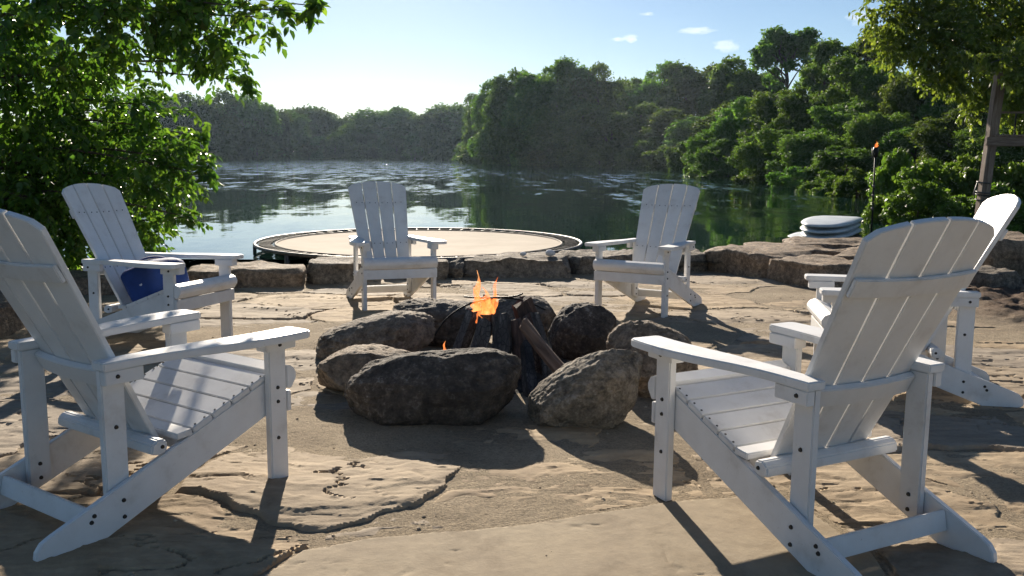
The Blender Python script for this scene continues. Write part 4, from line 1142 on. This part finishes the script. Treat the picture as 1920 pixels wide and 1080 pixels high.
KINDS = {}
def kind(key, n_var, mat, bark, **kw):
    out = []
    for q in range(n_var):
        sd_ = kw.get('seed', 0) + q * 13
        cm, ctr, lr = lobe_crown('crown', sd_, kw['rx'], kw['rz'], kw['zc'], kw['lobes'], kw['leaves'], kw['leaf'], kw.get('flat', 0.8), kw.get('lobe_r', (0.26, 0.42)), kw.get('shell', 0.62), spread=kw.get('spread', 0.92))
        cm.materials.append(M[mat])
        tm = trunk_mesh('trunk', sd_, kw['h'], kw['r'], ctr, kw.get('limbs', 9), lean=kw.get('lean', 0.0))
        tm.materials.append(M[bark])
        out.append((cm, tm))
    KINDS[key] = (out, kw['h'], kw['rx'] * 1.22, kw['zc'] + kw['rz'] * 1.12)

# nominal sizes in metres; each copy is scaled to its own height and width
kind('far', 5, 'leaf_far', 'bark', seed=100, rx=4.2, rz=7.0, zc=6.4, h=13, r=0.28, lobes=24, leaves=9500, leaf=0.52, lobe_r=(0.28, 0.55))
kind('bushfar', 3, 'leaf_far', 'bark', seed=200, rx=3.2, rz=3.3, zc=3.2, h=6, r=0.15, lobes=24, leaves=4500, leaf=0.5)
kind('hbush', 3, 'leaf_mid', 'bark', seed=250, rx=2.0, rz=2.2, zc=1.7, h=3.5, r=0.08, lobes=30, leaves=11000, leaf=0.24)
kind('head', 5, 'leaf_mid', 'bark', seed=300, rx=3.1, rz=7.4, zc=6.2, h=13.5, r=0.26, lobes=34, leaves=19000, leaf=0.34, lobe_r=(0.28, 0.52))
kind('open', 2, 'leaf_mid', 'bark', seed=400, rx=2.5, rz=2.7, zc=8.6, h=11, r=0.22, lobes=30, leaves=12000, leaf=0.24, lobe_r=(0.18, 0.34), shell=0.5, limbs=20, spread=1.0)
kind('hill', 4, 'leaf_mid', 'bark', seed=500, rx=1.75, rz=2.7, zc=2.6, h=5, r=0.12, lobes=34, leaves=36000, leaf=0.135, flat=0.78, lobe_r=(0.22, 0.48), shell=0.5, limbs=14)
kind('shrub', 4, 'leaf_bush', 'bark2', seed=600, rx=0.62, rz=0.85, zc=0.75, h=1.5, r=0.03, lobes=38, leaves=11000, leaf=0.075, flat=0.6, lobe_r=(0.24, 0.44), limbs=14)

def plant(key, q, x, y, top, hw, name, label, cat, group, rz=None):
    var, h0, r0, t0 = KINDS[key]
    cm, tm = var[q % len(var)]
    z = tz(x, y) - 0.05
    t = empty(name, (x, y, z), (q * 2.399) % 6.283 if rz is None else rz)
    sx = hw / r0 * 1.16; sz = (top - z) / t0
    t.scale = (sx, sx, sz)
    put('trunk', tm, None, t); put('crown', cm, None, t)
    return tag(t, label, cat, group)

rows = [
    ('far', FAR, 'shore_tree', '%s tree from the left in the hazy tree line along the far shore', 'tree', 'trees along the far shore'),
    ('bushfar', FARLOW, 'shore_bush', '%s low bush from the left at the water line of the far shore', 'bush', 'bushes along the far shore'),
    ('far', LEFT, 'shore_tree', '%s tree from the left among the taller far trees behind the leafy branches', 'tree', 'taller trees on the far left shore'),
    ('bushfar', LEFTLOW, 'shore_bush', '%s bush from the left below the taller far trees at left', 'bush', 'bushes on the far left shore'),
    ('head', HEAD, 'headland_tree', '%s tall tree from the left on the dark wooded headland across the lake', 'tree', 'tall trees on the headland'),
    ('head', HEADLOW, 'headland_tree', '%s lower tree from the left along the waterside of the headland', 'tree', 'waterside trees on the headland'),
    ('hbush', HEADBUSH, 'headland_bush', '%s bush from the left along the water line of the headland', 'bush', 'bushes along the headland'),
    ('hbush', BANKBUSH, 'bank_bush', '%s dark bush from the left at the foot of the right bank', 'bush', 'bushes at the foot of the right bank'),
    ('open', TALL, 'open_tree', '%s open-crowned tree from the left standing above the right hillside', 'tree', 'open trees above the hillside'),
    ('hill', HILL, 'hillside_tree', '%s tree from the left along the crest of the right hillside', 'tree', 'trees on the right hillside'),
    ('hill', HILLF, 'hillside_tree', '%s drooping tree from the left on the lower slope of the right bank', 'tree', 'trees low on the right bank'),
    ('shrub', SHR[:4], 'leafy_shrub', '%s shrub from the left in the upper row beside the timber post', 'shrub', 'shrubs by the timber post'),
    ('shrub', SHR[4:], 'leafy_shrub', '%s shrub from the left in the lower row behind the stone wall', 'shrub', 'shrubs behind the wall'),
    ('shrub', REED, 'waterside_bush', '%s low bush from the left at the point where the right bank meets the lake', 'bush', 'bushes at the point'),
]
for (key, tab, name, lab, cat, grp) in rows:
    for q, (x, y, top, hw) in enumerate(tab):
        plant(key, q + len(grp), x, y, top, hw, name, lab % ORD[q + 1], cat, grp)

# ---------------------------------------------------------------- leafy sprays for the two near trees
def sprays(blobs, seed, dens, leaf, per=11, twig=0.38, droop=0.5, clip=None):
    """twigs with alternate leaves through a set of foliage masses (x, y, z, radius)"""
    rg = np.random.default_rng(seed)
    PO, DI, NO, LE, TI, TW = [], [], [], [], [], []
    for (bx, by, bz, br) in blobs:
        n = max(6, int(dens * br * br))
        d = unit(rg.normal(size=(n, 3))); rr_ = br * rg.random(n) ** 0.40
        base = np.array([bx, by, bz]) + d * rr_[:, None] * np.array([1, 1.15, 1])
        out = unit(d * 0.8 + rg.normal(size=(n, 3)) * 0.5 + np.array([0.25, -0.15, -droop * 0.4]))
        tl = twig * rg.uniform(0.5, 1.15, n) * min(1, 0.45 + br)
        base = base - out * tl[:, None] * 0.6
        shade = rg.uniform(0.1, 0.9, n)
        side0 = unit(np.cross(out, np.array([0, 0, 1.0]) + 0.3 * rg.normal(size=(n, 3))))
        for k in range(per):
            t = (k + 1) / per
            p = base + out * (tl * t)[:, None] + np.array([0, 0, -1]) * (droop * 0.35 * tl * t * t)[:, None]
            sgn = 1 if k % 2 else -1
            dr = unit(out * 0.55 + side0 * sgn * (0.9 if k < per - 1 else 0.1) + np.array([0, 0, -droop]) + 0.28 * rg.normal(size=(n, 3)))
            nr = unit(np.array([0, 0, 1.0]) + 0.6 * rg.normal(size=(n, 3)) + 0.25 * out)
            PO.append(p); DI.append(dr); NO.append(nr); LE.append(leaf * rg.uniform(0.65, 1.25, n) * (1 - 0.25 * t)); TI.append(np.clip(shade * 0.6 + 0.5 * rg.random(n), 0, 1))
        TW.append((base, out, tl))
    return np.concatenate(PO), np.concatenate(DI), np.concatenate(NO), np.concatenate(LE), np.concatenate(TI), TW

def leaf_shape(pos, direc, nrm, L):
    """ovate leaf with a pointed tip, folded along the midrib: 6 verts, 2 quads"""
    side = unit(np.cross(direc, nrm)); nrm = unit(np.cross(side, direc))
    L = L[:, None]; Wd = L * 0.62
    a = pos; t = pos + direc * L - nrm * L * 0.16
    l1 = pos + direc * L * 0.28 + side * Wd * 0.46 + nrm * Wd * 0.14; l2 = pos + direc * L * 0.66 + side * Wd * 0.36 + nrm * Wd * 0.06
    r1 = pos + direc * L * 0.28 - side * Wd * 0.46 + nrm * Wd * 0.14; r2 = pos + direc * L * 0.66 - side * Wd * 0.36 + nrm * Wd * 0.06
    return np.stack([a, l1, l2, t, r2, r1], 1)

def leaf_mesh(name, pos, direc, nrm, L, tint):
    n = len(pos)
    V = leaf_shape(pos, direc, nrm, L).reshape(-1, 3)
    b = 6 * np.arange(n)[:, None]
    F = np.concatenate([b + np.array([[0, 3, 2, 1]]), b + np.array([[0, 5, 4, 3]])], 1).reshape(-1, 4)
    me = mesh(name, V, F)
    attr(me, 'tint', np.repeat(tint, 2))
    return me

def twig_mesh(TW, r=0.0022):
    V = []; F = []
    B = np.concatenate([t[0] for t in TW]); O = np.concatenate([t[1] for t in TW]); Lg = np.concatenate([t[2] for t in TW])
    sd_ = unit(np.cross(O, np.array([0.0, 0.0, 1.0]))); up = np.cross(sd_, O)
    n = len(B)
    ring = [sd_ * r, -0.5 * sd_ * r + 0.87 * up * r, -0.5 * sd_ * r - 0.87 * up * r]
    E_ = B + O * Lg[:, None]
    vv = np.stack([B + q for q in ring] + [E_ + 0.4 * q for q in ring], 1).reshape(-1, 3)
    b = 6 * np.arange(n)[:, None]
    ff = np.concatenate([b + np.array([[0, 1, 4, 3]]), b + np.array([[1, 2, 5, 4]]), b + np.array([[2, 0, 3, 5]])], 1).reshape(-1, 4)
    return mesh('twigs', vv, ff)

def near_tree(name, base, blobs, label, seed, dens, leaf, mat, trunk_r, trunk_top, n_single=0, limb_r=0.035, view=(0, 0, 1.2), per=11, droop=0.5, twig=0.38):
    root = empty(name, base); tag(root, label, 'tree')
    bx, by, bz = base
    loc = [(x - bx, y - by, z - bz, r) for x, y, z, r in blobs]
    PO, DI, NO, LE, TI, TW = sprays(loc, seed, dens, leaf, per=per, droop=droop, twig=twig)
    # the leaves nearest the patio are leaves of their own
    if n_single:
        dist = np.linalg.norm(PO + np.array(base) - np.array(view), axis=1) / LE
        order = np.argsort(dist); pick = order[:n_single]; rest = order[n_single:]
        unit_leaf = leaf_mesh('leaf', np.zeros((1, 3)), np.array([[0.0, 1, 0]]), np.array([[0.0, 0, 1]]), np.ones(1), np.array([0.6]))
        unit_leaf.materials.append(M[mat])
        for i in pick:
            y_ = Vector(DI[i]); x_ = Vector(np.cross(DI[i], NO[i])).normalized(); z_ = x_.cross(y_).normalized()
            o = put('leaf', unit_leaf, None, root)
            o.matrix_local = Matrix.Translation(PO[i]) @ Matrix((x_, y_, z_)).transposed().to_4x4() @ Matrix.Scale(LE[i], 4)
    else:
        rest = np.arange(len(PO))
    o = put('crown', leaf_mesh('crown', PO[rest], DI[rest], NO[rest], LE[rest], TI[rest]), M[mat], root); o['kind'] = 'stuff'
    o = put('twigs', twig_mesh(TW), M['bark2'], root); o['kind'] = 'stuff'
    rg = np.random.default_rng(seed + 1)
    tt = np.array(trunk_top) - np.array(base)
    tp = [np.array([0, 0, -0.1]), tt * 0.3 + rg.normal(size=3) * 0.05, tt * 0.6 + rg.normal(size=3) * 0.05, tt]
    tp = catmull(tp, 4)
    v, f = tube(tp, [trunk_r * (1.25 - 0.6 * k / (len(tp) - 1)) for k in range(len(tp))], 10)
    put('trunk', mesh('trunk', v, f, True), M['bark'], root)
    for (x, y, z, r) in loc:
        c = np.array([x, y, z])
        t = np.clip((z / tt[2]) * 0.75 - 0.1, 0.15, 1.0)
        b = tt * t
        mid = (b + c) / 2 + np.array([0, 0, 0.12 * np.linalg.norm(c - b)]) + rg.normal(size=3) * 0.06
        pth = catmull([b, mid, c], 6)
        lr_ = min(limb_r, trunk_r * 0.5) * (0.5 + r)
        v, f = tube(pth, [lr_ * (1 - 0.8 * k / (len(pth) - 1)) for k in range(len(pth))], 6)
        put('limb', mesh('limb', v, f, True), M['bark'], root)
    return root

near_tree('overhanging_tree', (-6.6, 9.6, tz(-6.6, 9.6)), BLOBS, 'dark leafy tree reaching in from the left over the chairs', 7, 245, 0.098, 'leaf_near', 0.17, (-6.0, 9.0, 2.6), 300)
near_tree('yellow_green_tree', (10.6, 18.2, tz(10.6, 18.2)), RBLOBS, 'sunlit yellow-green tree hanging in at the upper right corner', 8, 140, 0.12, 'leaf_yellow', 0.16, (10.2, 18.0, 3.8), 0, per=12, droop=0.6, twig=0.5)
# ---------------------------------------------------------------- clouds far beyond the hills
s = NT('cloud_vapour'); s.n.remove(s.b)
pv = s.new('ShaderNodeVolumePrincipled'); pv.inputs['Color'].default_value = (1, 1, 1, 1); pv.inputs['Anisotropy'].default_value = 0.4
pv.inputs['Density'].default_value = 0.0025
s.l.new(pv.outputs[0], s.out.inputs['Volume']); M['cloud'] = s.m
CLOUDS = [  # azimuth, elevation (degrees), length, height in metres at 5 km
    (6.39, 7.05, 90, 22, 'small white cloud puff left of its taller neighbour above the headland'), (7.15, 7.1, 80, 48, 'small tall white cloud puff above the headland trees'),
    (11.0, 7.5, 210, 40, 'thin white cloud streak above the right hillside'), (12.8, 6.6, 150, 70, 'white cloud resting on the right hillside skyline'),
    (20.4, 8.0, 190, 80, 'white cloud beside the yellow-green tree'), (-6.6, 3.95, 330, 26, 'long pale pinkish cloud streak low over the far shore'), (8.1, 8.5, 90, 12, 'faint wisp of cloud near the top of the sky')]
for q, (az, el, L, Hh, lab) in enumerate(CLOUDS):
    d, f = ICO5
    p = d * np.array([L * 0.40, 45, Hh * 0.42])
    k = 1 + 0.75 * fbm(d[:, 0] * 2.2 + q * 5, d[:, 1] * 2, d[:, 2] * 2, oct=4, seed=q + 3)
    D_ = 5000
    pos = (D_ * math.sin(R(az)), D_ * math.cos(R(az)), D_ * math.tan(R(el)))
    o = put('cloud', mesh('cloud', p * k[:, None], f, True), M['cloud'], None, pos, (0, 0, -R(az)))
    tag(o, lab, 'cloud', 'small clouds')

# ---------------------------------------------------------------- thin haze over lake and woods
s = NT('haze_air'); s.n.remove(s.b)
pv = s.new('ShaderNodeVolumePrincipled'); pv.inputs['Color'].default_value = (0.60, 0.78, 1.0, 1); pv.inputs['Anisotropy'].default_value = 0.45
pv.inputs['Density'].default_value = 0.00014
s.l.new(pv.outputs[0], s.out.inputs['Volume']); M['haze'] = s.m
bm = box_bm(-905, 905, -305, 905, -5.0, 26.0)
hz = put('haze', bm_mesh('haze', bm), M['haze']); tag(hz, 'thin bluish haze lying over the lake and the far trees', 'haze', kind='stuff')

# ---------------------------------------------------------------- smoke drifting off the fire
s = NT('wood_smoke'); s.n.remove(s.b)
pv = s.new('ShaderNodeVolumePrincipled'); pv.inputs['Color'].default_value = (0.80, 0.87, 1.0, 1); pv.inputs['Anisotropy'].default_value = 0.3
pv.inputs['Density'].default_value = 0.009
s.l.new(pv.outputs[0], s.out.inputs['Volume']); M['smoke'] = s.m
d, f = ICO5
ax = Vector((0.62, 0.75, 0.62)).normalized()
p = d * np.array([0.6, 0.6, 1.35])
t = (d[:, 2] + 1) / 2
p[:, :2] *= (0.35 + 0.75 * t)[:, None] * (1 + 0.25 * fbm(d[:, 0] * 1.5, d[:, 1] * 1.5, d[:, 2] * 2.5, oct=2, seed=44))[:, None]
M3 = np.array(ax.to_track_quat('Z', 'Y').to_matrix())
V = p @ M3.T + np.array([0.55, 5.9, 1.30]); F = f
sm = put('smoke', mesh('smoke', V, F, True), M['smoke']); tag(sm, 'faint bluish smoke drifting up from the fire to the right', 'smoke', kind='stuff')
